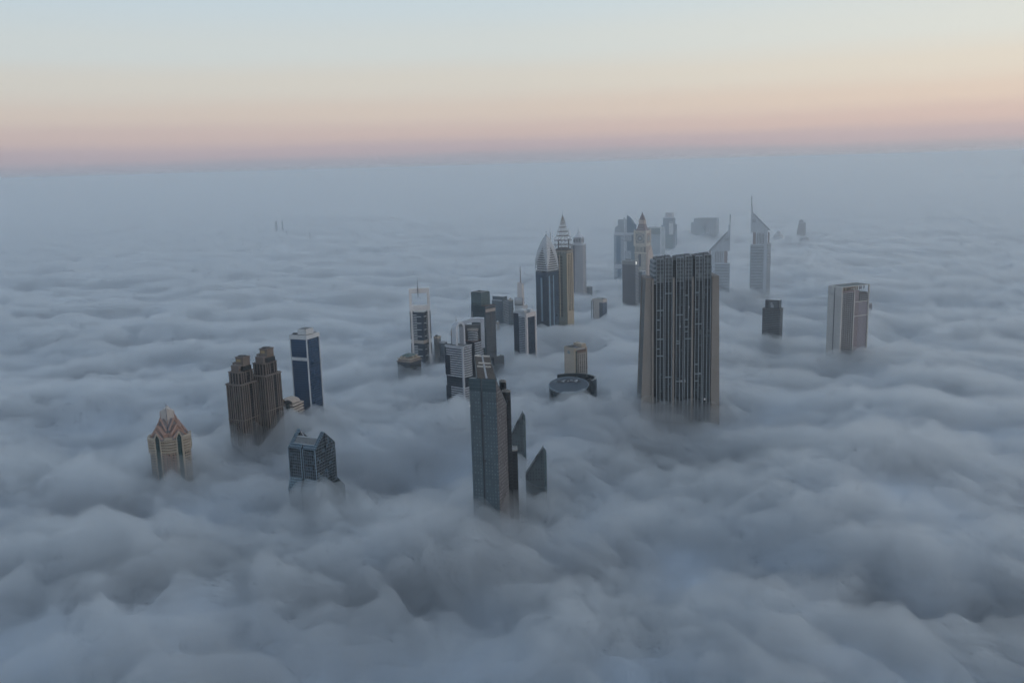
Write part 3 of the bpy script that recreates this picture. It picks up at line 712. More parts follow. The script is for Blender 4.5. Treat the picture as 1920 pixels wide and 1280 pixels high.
# ================================================================== 14 lattice spire tower
def lattice_spire():
    t = T('lattice_spired_tower', 'olive and gold tower under a tall open lattice spire of stacked rings', 'tower', 1065, 622, -30)
    u = t.u; w, d = t.w(25), t.d(10.5); d = w * .82; Z = lambda y: t.z(1063, y)
    zt = Z(471)
    ol = plain('olive_panel', (.14, .15, .12), .6); gold = plain('gold_stone', (.42, .33, .22), .7)
    t.box('olive_body', ol, -w, -.5, 0, d, 0, zt - 5)
    t.box('gold_side', gold, -.5, .3, -.3, d, 0, zt - 5)
    wd = facade('olive_windows', (.03, .035, .035), (.3, .26, .2), 50, 6.2, .0, .14)
    zb = Z(595)
    t.box('window_column', wd, -w * .73, -w * .57, -.35, 0, zb, zt - 9); t.box('window_column', wd, -w * .5, -w * .34, -.35, 0, zb, zt - 9)
    t.box('gold_stripe', gold, -w * .56, -w * .51, -.8, 0, zb, zt - 8)
    gw = facade('gold_windows', (.03, .03, .03), (.4, .32, .22), 50, 3.3, .0, .35)
    for a, b in ((.16, .3), (.4, .54), (.66, .8)):
        t.box('window_column', gw, .0, .62, d * a, d * b, Z(583), zt - 7)
    t.box('belvedere', facade('belvedere_openings', (.03, .03, .03), (.25, .24, .2), 6, 8, .35, .35), -w, .3, -.3, d, zt - 5, zt)
    t.box('cornice', gold, -w - .8, 1, -1, d + .6, zt, zt + 1)
    t.part('tent_roof', plain('dark_roof', (.05, .05, .055), .8), MB().prism([(-w, 0), (0, 0), (0, d), (-w, d)], zt + 1, zt + 7, .35))
    cx, cy0 = -w / 2, d / 2
    fr = plain('lattice_metal', (.34, .31, .29), .5, .3)
    lv = [(475, 17.5), (458.5, 17.5), (450.5, 17.5), (442, 12.6), (434, 10.4), (426, 7.4), (418.5, 5.0), (411.5, 2.7), (405.5, 1.0)]
    lev = [(t.z(1056, y, cx, cy0), r * u * .98) for y, r in lv]
    r2 = -t.yaw + R(12)
    def P_(r, a, z): return (cx + r * math.cos(a + r2), cy0 + r * math.sin(a + r2), z)
    A = [R(22.5 + 45 * i) for i in range(8)]
    for k, (z, r) in enumerate(lev[1:-1]):
        m = MB()
        for i in range(8): m.tube(P_(r, A[i], z), P_(r, A[(i + 1) % 8], z), .5, n=4)
        for i in range(4): m.tube(P_(r, A[i], z), P_(r, A[i + 4], z), .3, n=4)
        t.part('ring_frame', plain('ring_brown', (.17, .14, .14), .6), m)
    for i in range(8):
        m = MB()
        for (z0, ra), (z1, rb) in zip(lev, lev[1:]): m.tube(P_(ra, A[i], z0), P_(rb, A[i], z1), .3, n=4)
        t.part('strut', fr, m)
    m = MB()
    for (z0, ra), (z1, rb) in zip(lev[:-1], lev[1:]):
        for i in range(8):
            m.tube(P_(ra * .62, A[i], z0), P_(rb * .62, A[(i + 1) % 8], z1), .2, n=3)
            m.tube(P_(ra * .62, A[(i + 1) % 8], z0), P_(rb * .62, A[i], z1), .2, n=3)
    t.part('inner_lattice', fr, m)
    t.part('scaffold_core', DARKM, MB().box(cx - 8.2, cx - 6.6, cy0 - 8, cy0 - 6, zt, t.z(1056, 452)))
    t.part('scaffold_core', DARKM, MB().box(cx + 12, cx + 13.5, cy0 + 2, cy0 + 3.5, zt, t.z(1056, 449)))
    t.part('mast', STEEL, MB().lathe(cx, cy0, [(1, lev[-1][0] - 1), (.8, lev[-1][0] + 2), (.28, lev[-1][0] + 3), (.15, t.z(1056, 392, cx, cy0))], 8))
    m = MB(); jz = t.z(1068, 447)
    m.tube((cx + 10, cy0, jz), (cx + 14, cy0, t.z(1068, 429)), .55)
    t.part('crane_jib', plain('crane_white', (.5, .48, .46), .5), m)
lattice_spire()

# ================================================================== 15 grey spired tower
def grey_spired():
    t = T('grey_spired_tower', 'pale grey grid tower with swept pointed roof, right of the lattice spired one', 'tower', 1094, 556, -28)
    u = t.u; w, d = t.w(22), t.d(6); Z = lambda y: t.z(1088, y); zt = Z(459)
    t.box('body', facade('grey_grid', (.07, .09, .12), (.42, .41, .43), 4.2, 4.4, .42, .4), -w, 0, 0, d, 0, zt)
    for a in (.3,):
        t.box('glass_strip', facade('strip_navy', (.03, .06, .1), (.04, .07, .11), 2, 3.6, .1, .1), -w * .84, -w * .7, -.6, 0, 0, zt - 2)
    t.box('cornice', PALE, -w - 1, 1, -1, d + 1, zt - .8, zt + 1)
    for x in (-w, -w * .66, -w * .2, -.1):
        t.box('pilaster', plain('rose_grey', (.42, .37, .38), .7), x - .8, x + .8, -.9, 0, 0, zt - .9)
    z2 = Z(446); cx, cy0 = -w * .48, d * .45
    t.part('drum', facade('drum_openings', (.06, .07, .09), (.4, .4, .43), 8, 14, .35, .35), MB().prism([(-w * .84, d * .1), (-w * .14, d * .1), (-w * .14, d * .85), (-w * .84, d * .85)], zt + 1, z2))
    t.box('drum_cornice', PALE, -w * .87, -w * .11, d * .06, d * .9, z2, z2 + 1)
    n = 10; prof = []
    for i in range(n + 1):
        s = i / n; prof.append((max(.35, 10.5 * u * (1 - s) ** 2.6), z2 + 1 + (Z(426) - z2) * s))
    prof += [(.12, Z(425))]
    t.part('swept_roof', PALE, MB().lathe(cx, cy0, prof, 8, R(22.5)))
grey_spired()
slab_block('flat_roofed_block', 'tiny dark block in fog at the foot of the pale grey spired tower', 1099, 1105, 1111, 538, 553, -35, gb, extras=(('roof_plant', PALE, .2, .6, .2, .6, 2),))

# ================================================================== 17 cream and blue block
def cream_blue():
    t = T('cream_and_blue_block', 'cream block with a blue glass corner rising alone from fog behind the cream hotel', 'building', 1131, 607, -35)
    w, d = t.w(18), t.d(7.5); Z = lambda y: t.z(1131, y); zt = Z(561)
    cr = plain('buff_cream', (.52, .46, .42), .75)
    t.box('body', cr, -w, 0, 0, d, 0, zt)
    bg = facade('corner_blue', (.06, .1, .16), (.09, .13, .19), 2, 3.6, .1, .12)
    t.box('glass_corner', bg, -w * .38, .35, -.35, d * .97, 0, zt - 8)
    t.box('roof', ROOFG, -w + 1, -1, 1, d - 1, zt, zt + .2)
    t.box('roof_plant', PALE, -w * .75, -w * .3, 3, d * .7, zt + .2, zt + 3)
    t.box('roof_plant', DARKM, -w * .25, -w * .1, 3, d * .5, zt + .2, zt + 2)
    a = MB(); x = -w - 8
    for dx in (0, 4.5): a.box(x + dx, x + dx + 1.3, 2, 3.3, 0, Z(566))
    for y in (567, 572, 580, 590): a.box(x, x + 5.8, 2.2, 3.1, Z(y) - .8, Z(y))
    t.part('hoist_frame', plain('hoist_grey', (.2, .2, .22), .6), a)
    t.box('hoist_cab', CREAM, x + 4, x + 7, 1.5, 4, Z(566), Z(562))
cream_blue()

# ================================================================== 18 cream hotel
def cream_hotel():
    t = T('cream_hotel', 'cream hotel slab with a small blue sign, standing behind the round dark roof', 'hotel', 1078, 716, -48)
    w, d = t.w(19.5), t.d(24); Z = lambda y: t.z(1078, y); zt = Z(654)
    t.box('body', facade('cream_joints', (.5, .42, .34), (.42, .35, .29), 3.2, 3.4, .05, .06, gr=.7, gm=0, gvar=.04), -w, -.2, 0, d, 0, zt)
    side = facade('hotel_windows', (.03, .035, .04), (.4, .37, .34), 4.6, 3.9, .38, .3)
    t.box('window_wall', side, -.2, .3, d * .2, d - .3, 0, zt - 9)
    t.box('green_strip', facade('green_strip_glass', (.03, .06, .05), (.08, .1, .09), 1, 3.4, .2, .3), -.2, .15, d * .06, d * .2, 0, zt - 4)
    t.box('corner_pier', CREAM, -2.2, .5, -.3, d * .06, 0, zt + 1)
    t.box('parapet', CREAM, -w - .3, .2, -.3, .8, zt - 2, zt + 1); t.box('parapet', CREAM, -w - .3, -w + .6, .8, d, zt - 2, zt + 1)
    t.box('roof', ROOFG, -w + .7, -.6, .9, d - .6, zt, zt + .3)
    t.box('recessed_floor', plain('brown_recess', (.14, .1, .08), .8), -.1, .25, d * .2, d - 2, zt - 8.5, zt - 1.5)
    t.box('canopy', plain('canopy_grey', (.35, .36, .36), .6), -1, 2.4, d * .12, d * .78, zt - 2.2, zt - 1.2)
    t.box('lift_house', CREAM, -w * .85, -1, d * .62, d * .95, zt + .3, zt + 5.5)
    t.box('roof_plant', DARKM, -w * .8, -w * .5, 3, d * .5, zt + .3, zt + 2)
    s = MB(); a = -w * .66
    s.box(a, a + 5.6, -.3, -.05, zt - 9.5, zt - 8.5).box(a, a + 1, -.3, -.05, zt - 8.5, zt - 5).box(a + 4.6, a + 5.6, -.3, -.05, zt - 8.5, zt - 5).box(a + 2.3, a + 3.3, -.3, -.05, zt - 8.5, zt - 3.6)
    t.part('sign', plain('blue_sign', (.07, .19, .26), .5), s)
    for k in range(9):
        t.box('fin', CREAM, .3, .7, d - .8, d, zt - 14 - k * 7.8, zt - 9.5 - k * 7.8)
cream_hotel()

# ================================================================== 19 round slanted roof
def round_building():
    t = T('round_slant_roofed_building', 'round dark blue building cut by a slanted oval roof, half drowned in fog', 'building', 1068, 757, 0)
    u = t.u; r = 38 * u; cy0 = r * .8; Z = lambda y: t.z(1063, y, 0, cy0)
    zc = t.z(1063, 721, 0, cy0); sl = .26; n = 48
    cx = -1 * u
    def ring(rr, dz, c=(cx, cy0), q=.8): return [(c[0] + rr * math.cos(2 * math.pi * i / n), c[1] + q * rr * math.sin(2 * math.pi * i / n), zc + dz + sl * q * rr * math.sin(2 * math.pi * i / n)) for i in range(n)]
    fl = [(x, y, 0) for x, y, z in ring(r, 0)]
    dk = facade('round_dark_wall', (.025, .045, .06), (.04, .06, .075), 3, 3.6, .1, .15)
    t.part('drum_wall', dk, MB().loft([fl, ring(r, -1.2)]))
    t.part('roof', plain('blue_roof_sheet', (.035, .062, .088), .45, .2), MB().loft([ring(r * .985, -1.1), ring(r * .985, -.1)]))
    m = MB(); m.loft([ring(r * 1.012, -2), ring(r * 1.012, .4), ring(r * .975, .4), ring(r * .975, -.05)], cap=False)
    t.part('rim', plain('rim_grey', (.22, .27, .31), .5), m)
    # oval roof well
    c2 = (cx, cy0 + r * .28); hr = r * .62
    def well(dz, k=1): return [(c2[0] + hr * k * math.cos(2 * math.pi * i / n), c2[1] + .45 * hr * k * max(-.15, math.sin(2 * math.pi * i / n)), zc + dz + sl * (c2[1] - cy0 + .45 * hr * k * max(-.15, math.sin(2 * math.pi * i / n)))) for i in range(n)]
    t.part('roof_well', plain('well_dark', (.035, .04, .045), .8), MB().loft([well(-.05), well(.25)]))
    random.seed(4)
    for i in range(16):
        a = random.uniform(-.8, .8); b = random.uniform(0, .7)
        x = c2[0] + hr * a; y = c2[1] + .45 * hr * b * math.sqrt(1 - a * a); z = zc + sl * (y - cy0)
        t.box('roof_plant', PALE if i % 4 == 0 else STEEL, x - 1.3, x + 1.3, y - 1, y + 1, z, z + random.uniform(1, 2))
    # crescent behind
    m = MB(); R0, R1 = r * 1.28, r * 1.16; c3 = (cx + 9 * u, cy0 + 10); zz = zc + 8
    A = [R(-38 + 172 * i / 30) for i in range(31)]
    out = [(c3[0] + R0 * math.cos(a) * .93, c3[1] + R0 * .8 * math.sin(a)) for a in A]; inn = [(c3[0] + R1 * .93 * math.cos(a), c3[1] + R1 * .78 * math.sin(a)) for a in A[::-1]]
    pl = out + inn
    m.loft([[(x, y, 0) for x, y in pl], [(x, y, zz + .02 * (y - cy0)) for x, y in pl]])
    t.part('crescent_wing', dk, m)
round_building()

# ================================================================== 20 foreground glass complex
def slanted_complex():
    t = T('slant_topped_glass_tower', 'tall teal glass tower in the foreground with sliced top, louvred sloping roof and dark tubes', 'tower', 938, 985, -23, z=104)
    u = t.u; Z = lambda y, x=930, **k: t.z(x, y, **k)
    w, d = t.w(50), t.d(21)
    zt = Z(712)
    gl = facade('teal_office_glass', (.15, .185, .2), (.07, .105, .125), 3.1, 3.7, .6, .5, gr=.3, gvar=.4, gm=.2, blank=.2)
    gs = facade('grey_office_glass', (.24, .225, .22), (.1, .092, .098), 3.1, 3.7, .6, .45, gr=.3, gvar=.4, gm=.2, blank=.15)
    sm = facade('teal_plain_glass', (.06, .1, .115), (.07, .11, .125), 1.6, 3.7, .07, .09, gr=.2, gvar=.1, gm=.4)
    xd = -w * .55
    t.box('front_glass', gl, -w, xd - .9, 0, 3, 0, zt - 13); t.box('front_glass', gl, xd + .9, -.1, 0, 3, 0, zt - 13)
    t.box('top_glass', sm, -w, xd - .9, 0, 3, zt - 13, zt); t.box('top_glass', sm, xd + .9, -.1, 0, 3, zt - 13, zt)
    t.box('divider', DARKM, xd - .9, xd + .9, .8, 3, 0, zt - .5)
    # side face with slanted upper edge
    ze = t.z(950, 763, 0, d)
    t.part('side_glass', gs, MB().yz([(0, 0), (d, 0), (d, ze), (0, zt)], -.1, .1 + .2))
    t.part('side_trim', plain('grey_trim', (.17, .19, .2), .5), MB().tube((.3, 0, zt), (.3, d, ze), .45))
    t.part('core', DARKM, MB().yz([(3, 0), (d - .2, 0), (d - .2, ze - 1), (3, zt - 3)], -w + .5, -.15))
    # louvred sloping roof behind the front wall, rising away from the camera
    xa, xb = -w * .74, -w * .02
    zr = t.z(905, 670, (xa + xb) / 2, 24)
    y0, y1 = 3, 24
    k = (zr - zt) / (y1 - y0)
    def zz(y): return zt + k * (y - y0)
    def sx(x, y): return x - (11.5 + 3.5 * (x - xa) / (xb - xa)) * (y - y0) / (y1 - y0)
    t.part('roof_structure', plain('roof_dark', (.07, .065, .06), .8), MB().loft([[(sx(x, y), y, z) for y, z in ((y0, zt - 8), (y1, zt - 14), (y1, zr - .8), (y0, zt - .8))] for x in (xa + .5, xb - .5)]))
    lo = plain('louvre_bronze', (.2, .17, .15), .6)
    n = 18
    for i in range(n):
        y = y0 + .7 + (y1 - y0 - 1.4) * i / (n - 1)
        for a, b in ((xa + .6, (xa + xb) / 2 - 1.5), ((xa + xb) / 2 + 1.5, xb - .6)):
            t.box('louvre', lo, sx(a, y), sx(b, y), y - .18, y + .22, zz(y) - .7, zz(y) + .25)
    t.part('spine', plain('spine_grey', (.4, .4, .41), .5), MB().loft([[(sx(x, y), y, z) for y, z in ((y0, zt), (y1, zr), (y1, zr + .7), (y0, zt + .7))] for x in ((xa + xb) / 2 - 1.1, (xa + xb) / 2 + 1.1)]))
    wp = plain('warm_white_panel', (.66, .6, .53), .6)
    for f, a, b in ((.99, .04, .42), (.99, .56, .96), (.66, .2, .9), (.5, .1, .42), (.5, .56, .86)):
        y = y0 + (y1 - y0) * f
        t.box('roof_panel', wp, sx(xa + (xb - xa) * a, y), sx(xa + (xb - xa) * b, y), y - .9, y + .5, zz(y) + .2, zz(y) + 1.5)
    for x in (xa, xb):
        t.part('roof_edge', plain('grey_trim', (0, 0, 0)), MB().loft([[(sx(q, y), y, z) for y, z in ((y0, zt - 1), (y1, zr - 1), (y1, zr + .8), (y0, zt + .8))] for q in (x - .35, x + .35)]))
    # dark rounded tubes behind the side face
    tb = facade('black_glass', (.008, .01, .014), (.015, .018, .024), 2, 3.7, .05, .08, gr=.15, gvar=.1, gm=.2)
    rim = plain('tube_rim', (.28, .27, .25), .6)
    def tube(px, top, wpx, y, nm='round_tower'):
        r = wpx * u / 2
        X = (px + 11 - 938) * u; rr = -t.yaw
        p = (X * math.cos(rr) - y * math.sin(rr), X * math.sin(rr) + y * math.cos(rr))
        zt_ = t.z(px, top, *p)
        b = t.part(nm, tb, MB().cyl(p[0], p[1], r, 0, zt_, n=20, ry=r * .8))
        t.part('rim', rim, MB().loft([[(p[0] + q * r * math.cos(2 * math.pi * i / 20), p[1] + q * .8 * r * math.sin(2 * math.pi * i / 20), z) for i in range(20)] for q, z in ((1.04, zt_ - 1), (1.04, zt_ + .4), (.8, zt_ + .4), (.8, zt_ - .2))], cap=False), parent=b)
        t.part('cap', ROOFG, MB().cyl(p[0], p[1], r * .8, zt_, zt_ + .15, n=16, ry=r * .62), parent=b)
        for j in range(2): t.box('roof_plant', rim, p[0] - 2 + 2.5 * j, p[0] - .6 + 2.5 * j, p[1] - 1, p[1] + 1, zt_ + .15, zt_ + 1.3, parent=b)
    tube(940.5, 714, 14, 34); tube(946.5, 732, 17, 27)
    # lower dark block to the right
    X = (963 + 4 - 938) * u; rr = -t.yaw; y = 34
    p = Vector((X * math.cos(rr) - y * math.sin(rr), X * math.sin(rr) + y * math.cos(rr), 0))
    zl = t.z(963, 843, p.x, p.y); hw = 9.2 * u
    def Q(a, b, z): return (p.x + a * math.cos(rr) - b * math.sin(rr), p.y + a * math.sin(rr) + b * math.cos(rr), z)
    sh = [(-hw, -2), (hw - 2, -2), (hw, 0), (hw, 13), (-hw, 13)]
    lb = t.part('lower_block', tb, MB().loft([[Q(a, b, z) for a, b in sh] for z in (0, zl)]))
    t.part('parapet', rim, MB().loft([[Q(a * q, 5.5 + (b - 5.5) * q, z) for a, b in sh] for q, z in ((1.03, zl - .8), (1.03, zl + .5), (.84, zl + .5), (.84, zl - .1))], cap=False), parent=lb)
    t.part('lamp', LAMP, MB().lathe(-w + .2, -.4, [(.05, Z(764) - .4), (.5, Z(764)), (.05, Z(764) + .5)], 8))
    t.box('gondola', DARKM, xd + .6, xd + 2.6, -.9, -.1, Z(783), Z(779)); t.box('gondola', DARKM, xd + .6, xd + 2.6, -.9, -.1, Z(868), Z(864))
slanted_complex()
def shard(px0, pxp, px1, yp, yl, yb, label, z=106):
    t = T('shard_topped_block', label, 'building', px1 - 3, yb, 0, 'pointed glass blocks beside the foreground tower', z=z)
    u = t.u; Z = lambda x, y: t.z(x, y)
    X = lambda x, y: (x - t.px) * u
    zp = Z(pxp, yp); zl = Z(px0, yl); x0 = (px0 - px1 + 3) * u; x1 = 3 * u; xp = x1 - (px1 - pxp) * u
    gl = facade('shard_glass', (.07, .1, .115), (.06, .085, .1), 3.1, 3.7, .55, .45, gr=.25, gvar=.5, gm=.3, blank=.3)
    k = (zp - zl) / (xp - x0); xe = x0 - 10 * u; zle = zl - k * 10 * u
    m = MB().xz([(xe, 0), (xp, 0), (xp, zp - 1), (xe, zle)], 0, 9)
    t.part('body', gl, m)
    t.part('sloping_roof', plain('shard_dark_roof', (.04, .055, .065), .5), MB().xz([(xe, zle), (xp, zp - 1), (xp, zp + 2.2), (xe, zle + 3.2)], -.6, 9.6))
    t.part('side_wall', facade('teal_plain_glass', (0, 0, 0), (0, 0, 0)), MB().loft([[(xp, -.3, z), (x1, 5, z), (x1, 11, z), (xp, 9, z)] for z in (0, zp - 5)] + [[(xp, -.3, zp + 1.5), (x1, 5, zp - 5), (x1, 11, zp - 5), (xp, 9, zp)]]))
    t.part('hatch', DARKM, MB().xz([(xp - 9, zp - 1 - 9 * k + 3.2), (xp - 6, zp - 1 - 6 * k + 3.4), (xp - 6, zp - 6 * k + 4.5), (xp - 9, zp - 9 * k + 4.3)], 1, 4))
shard(959, 983, 987.5, 776, 820, 872, 'nearer-the-tower glass block with a sharp slanted point right behind the dark tubes')
shard(996, 1021, 1026.5, 842, 880, 938, 'lowest sharp slanted glass point, nearly drowned in fog right of the foreground tower', z=100)

# ================================================================== 23 broad concrete-finned tower
def finned_slab():
    t = T('finned_slab_tower', 'massive broad dark tower between tan concrete fins, largest building in view', 'tower', 1213, 769, 9)
    u = t.u; c9 = math.cos(t.yaw)
    def z(px, py): return t.z(px, py)
    D = 42.0
    XW = lambda px: (px - 1213.0) * u / c9
    W0 = XW(1347)                       # overall width at the foot
    zt_l = t.z(1210, 522); zt_r = t.z(1340, 517, W0, 0)
    # coordinates along the front: foot pixel positions (y~765) to metres
    gl = facade('index_glass', (.008, .016, .023), (.036, .048, .056), 2.4, 3.45, .14, .24, gr=.15, gvar=.55, gm=.45, lit=.004, pale=(.05, (.09, .12, .135)))
    glt = facade('index_top_glass', (.03, .038, .045), (.13, .15, .16), 5.5, 5.2, .1, .45, gr=.4, gvar=.35, gm=.2, blank=.15)
    wl = plain('pale_fin', (.3, .33, .355), .5)
    ztop = t.z(1275, 481, XW(1277), 2)
    xl, xr = XW(1226.5), XW(1331)
    # end piers, wider at the foot
    def pier(a0, a1, b0, b1, zt, nm, y0=0, y1=D):
        t.part(nm, CONC, MB().loft([[(a0, y0, 0), (a1, y0, 0), (a1, y1, 0), (a0, y1, 0)], [(b0, y0, zt), (b1, y0, zt), (b1, y1, zt), (b0, y1, zt)]]))
    fl = 11.5
    pier(-13, xl - 4, -1.5, xl - 4, zt_l, 'end_pier', 0, 2.4); pier(-13, xl - 4, -1.5, xl - 4, zt_l, 'end_pier', D - 2.4, D)
    t.part('end_recess', plain('recess_grey', (.1, .11, .115), .6), MB().loft([[(-11.5, 2.4, 0), (xl - 4, 2.4, 0), (xl - 4, D - 2.4, 0), (-11.5, D - 2.4, 0)], [(-.2, 2.4, zt_l - 3), (xl - 4, 2.4, zt_l - 3), (xl - 4, D - 2.4, zt_l - 3), (-.2, D - 2.4, zt_l - 3)]]))
    t.part('end_cap', CONC, MB().box(-1.3, xl - 4, 2.4, D - 2.4, zt_l - 3, zt_l))
    t.box('front_fin', CONC, xl - 3.6, xl - 1.2, -2.2, D + 1, 0, zt_l - 1)
    pier(xr + 1.2, W0 + 3.5, xr + 1.2, W0 - 1.5, zt_r, 'end_pier', 0, D)
    # body in three clusters of two prows
    t.box('core', gl, xl - .5, xr + 1, 4, D - 2, 0, ztop - 14)
    cw = (xr - xl) / 3
    tops = ((492, 479.5), (489, 478.5), (486, 479.5))
    zfin = t.z(1265, 521)
    for c in range(3):
        x = xl + c * cw; a = x + cw * (.16 if c else .12)
        bays = ((a, a + cw * .37), (a + cw * .44, a + cw * .8))
        hz = ztop - (4, 2, 0)[c] * .6
        t.box('recess_wall', facade('index_recess', (.008, .014, .02), (.02, .027, .033), 2.4, 3.45, .12, .2, gr=.15, gvar=.4), x + .3, x + cw - .2, 2.4, 6, 0, hz - 4)
        for j, (p, q) in enumerate(bays):
            h = hz + (0, 1.5)[j]; yf = (.0, -1.0)[j]
            b = t.box('prow', gl, p, q, yf, D * .8, 0, h - 34)
            t.box('prow_head', glt, p, p + (q - p) * 1.0, yf - .02, D * .8, h - 34, h)
            for e in (p, p + (q - p) * .52, q - .0):
                t.box('white_fin', wl, e - .38, e + .38, yf - .95, yf - .05, 38, h + .4)
            t.box('prow_roof', ROOFG, p + .8, q - .8, yf + .8, D * .78, h, h + .3)
            t.box('roof_rim', wl, p - .3, q + .3, yf - .5, yf + .3, h - .4, h + .8)
            t.part('roof_wedge', DARKM, MB().yz([(yf + 4, h + .3), (yf + 15, h + .3), (yf + 15, h + 2.8)], p + 1, q - 1))
            t.box('side_rim', wl, q - .3, q + .35, yf + .3, D * .78, h - .4, h + .8)
        if c: t.box('front_fin', CONC, x - 1.1, x + 1.2, -2.6, 4, 0, zfin)
    t.part('louvred_flank', facade('flank_louvres', (.12, .15, .17), (.3, .34, .37), 60, 6.5, 0, .5, gr=.5, gm=.1), MB().box(xl - .9, xl + cw * .1, 2, D * .8, ztop - 38, ztop - 5))
    # thin pale floor lines of blinds
    random.seed(11)
    for i in range(26):
        c = random.randrange(3); x = xl + c * cw; j = random.randrange(2)
        a = x + cw * (.16 if c else .12) + (0, cw * .44)[j]; q = a + cw * .37 * random.choice((.5, 1)); yf = (.0, -1.0)[j]
        z0 = math.floor(random.uniform(150, ztop - 50) / 3.45) * 3.45 + 1.1
        t.box('pale_floor_line', plain('pale_blind', (.24, .3, .32), .5), a + .5, q - .5, yf - .12, yf - .04, z0, z0 + 1.4)
finned_slab()

# ================================================================== 24 dark tower with lit oval
def oval_light_tower():
    t = T('oval_light_tower', 'dark ribbed tower with grey head and one bright oval light on its corner', 'tower', 1191.5, 577, -30)
    w, d = t.w(24.5), t.d(6.5); Z = lambda y: t.z(1190, y); zt = Z(489)
    t.box('body', facade('ribbed_navy', (.04, .05, .075), (.085, .09, .11), 2.6, 3.6, .35, .1, gvar=.3), -w, -.3, 0, d, 0, zt - 10)
    t.box('head', plain('warm_grey_head', (.2, .2, .205), .7), -w, 0, -.2, d, zt - 10, zt)
    t.box('parapet', PALE, -w, -w * .2, -.4, .3, zt - .6, zt + .8)
    t.box('side_face', facade('zigzag_side', (.05, .06, .08), (.3, .33, .37), 50, 3.6, 0, .4), -.3, .2, .2, d, 0, zt - 10)
    t.box('roof_plant', DARKM, -w * .8, -w * .45, 3, 8, zt, zt + 2.5)
    n = 16
    m = MB(); m.loft([[(.02 + dx, 3.4 + 1.4 * math.cos(2 * math.pi * i / n), zt - 5.5 + 3.4 * math.sin(2 * math.pi * i / n)) for i in range(n)] for dx in (0, .5)])
    t.part('oval_light', LAMP, m)
oval_light_tower()
slab_block('white_topped_block', 'small block with a white roof edge between the oval-light tower and the broad finned tower', 1197, 1204, 1210.5, 507.5, 575, -35, facade('small_navy', (.06, .09, .13), (.22, .27, .32), 2.6, 3.6, .3, .3), parapet=WHITE, rise=2.2)

# ================================================================== 25 linked pale blue towers
def linked_towers():
    t = T('linked_twin_tower', 'pale blue stepped tower bridged to a blue blade, left of the clock tower', 'tower', 1172, 518, 0)
    u = t.u; X = lambda x: (x - 1172) * u; Z = lambda y: t.z(1172, y)
    st = facade('pale_stripes', (.16, .23, .3), (.46, .52, .58), 60, 4.0, .0, .5, gm=.3)
    bl = facade('sky_blue_glass', (.06, .18, .31), (.07, .19, .32), 2.5, 3.8, .08, .1, gvar=.15)
    pf = plain('pale_blue_frame', (.45, .5, .56), .5)
    D = 26
    t.box('lower_wing', st, X(1151.5), X(1170), 0, D, 0, Z(436.5)); t.box('step_wing', st, X(1153.3), X(1170), 1, D, Z(436.5), t.z(1155, 427, 0, 1))
    t.part('step_slope', st, MB().xz([(X(1153.3), t.z(1155, 427.1)), (X(1170), t.z(1155, 427.1)), (X(1170), Z(423)), (X(1159), Z(423))], 1.2, D))
    t.box('upper_wing', st, X(1159), X(1170.2), 2, D - 2, Z(423), Z(412))
    t.box('stair_core', pf, X(1170), X(1171.3), -.6, D, 0, Z(413))
    t.box('middle_wing', st, X(1171.3), X(1183.5), 4, D - 3, 0, Z(471.3))
    t.box('sky_bridge', st, X(1171.3), X(1184), 3, D - 3, Z(452.5), Z(438)); 
    t.box('bridge_band', pf, X(1171.3), X(1188.5), 1.6, D - 2, Z(440.5), Z(437))
    t.box('bridge_band', pf, X(1152), X(1169.9), -.8, 0, Z(441), Z(436.5))
    t.box('bridge_band', pf, X(1152), X(1166), -.8, 0, Z(503), Z(495))
    t.box('glass_strip', bl, X(1156), X(1164), -.8, 0, Z(494), Z(442)); t.box('glass_strip', bl, X(1158), X(1164), -.8, 0, 0, Z(504))
    t.box('mid_mast_core', pf, X(1171.5), X(1176), 9, D - 6, Z(471), Z(411))
    n = 10; pts = [(X(1175.7), 0), (X(1190), 0), (X(1193.5), Z(424))] + [(X(1193.5 - 17 * (i / n) ** .9), Z(424) + (Z(405.5) - Z(424)) * math.sin(math.pi / 2 * (i / n))) for i in range(1, n + 1)]
    pts[-1] = (X(1175.7), Z(404.5))
    t.part('blade', bl, MB().xz(pts, 8, 30))
    for i in range(3): t.box('blade_window', WHITE, X(1184.2 + 2.3 * i), X(1185.6 + 2.3 * i), 7.5, 8, Z(416.2 + 2.2 * i), Z(414.4 + 2.2 * i))
    t.part('mast', STEEL, MB().tube((X(1176.3), 10, Z(410)), (X(1176.6), 10, Z(396)), .5, .2))
    t.part('dish', pf, MB().lathe(X(1171), 10, [(.3, Z(412)), (2.6, Z(411.5)), (3.2, Z(410)), (2.6, Z(408.6)), (.3, Z(408))], 12))
linked_towers()

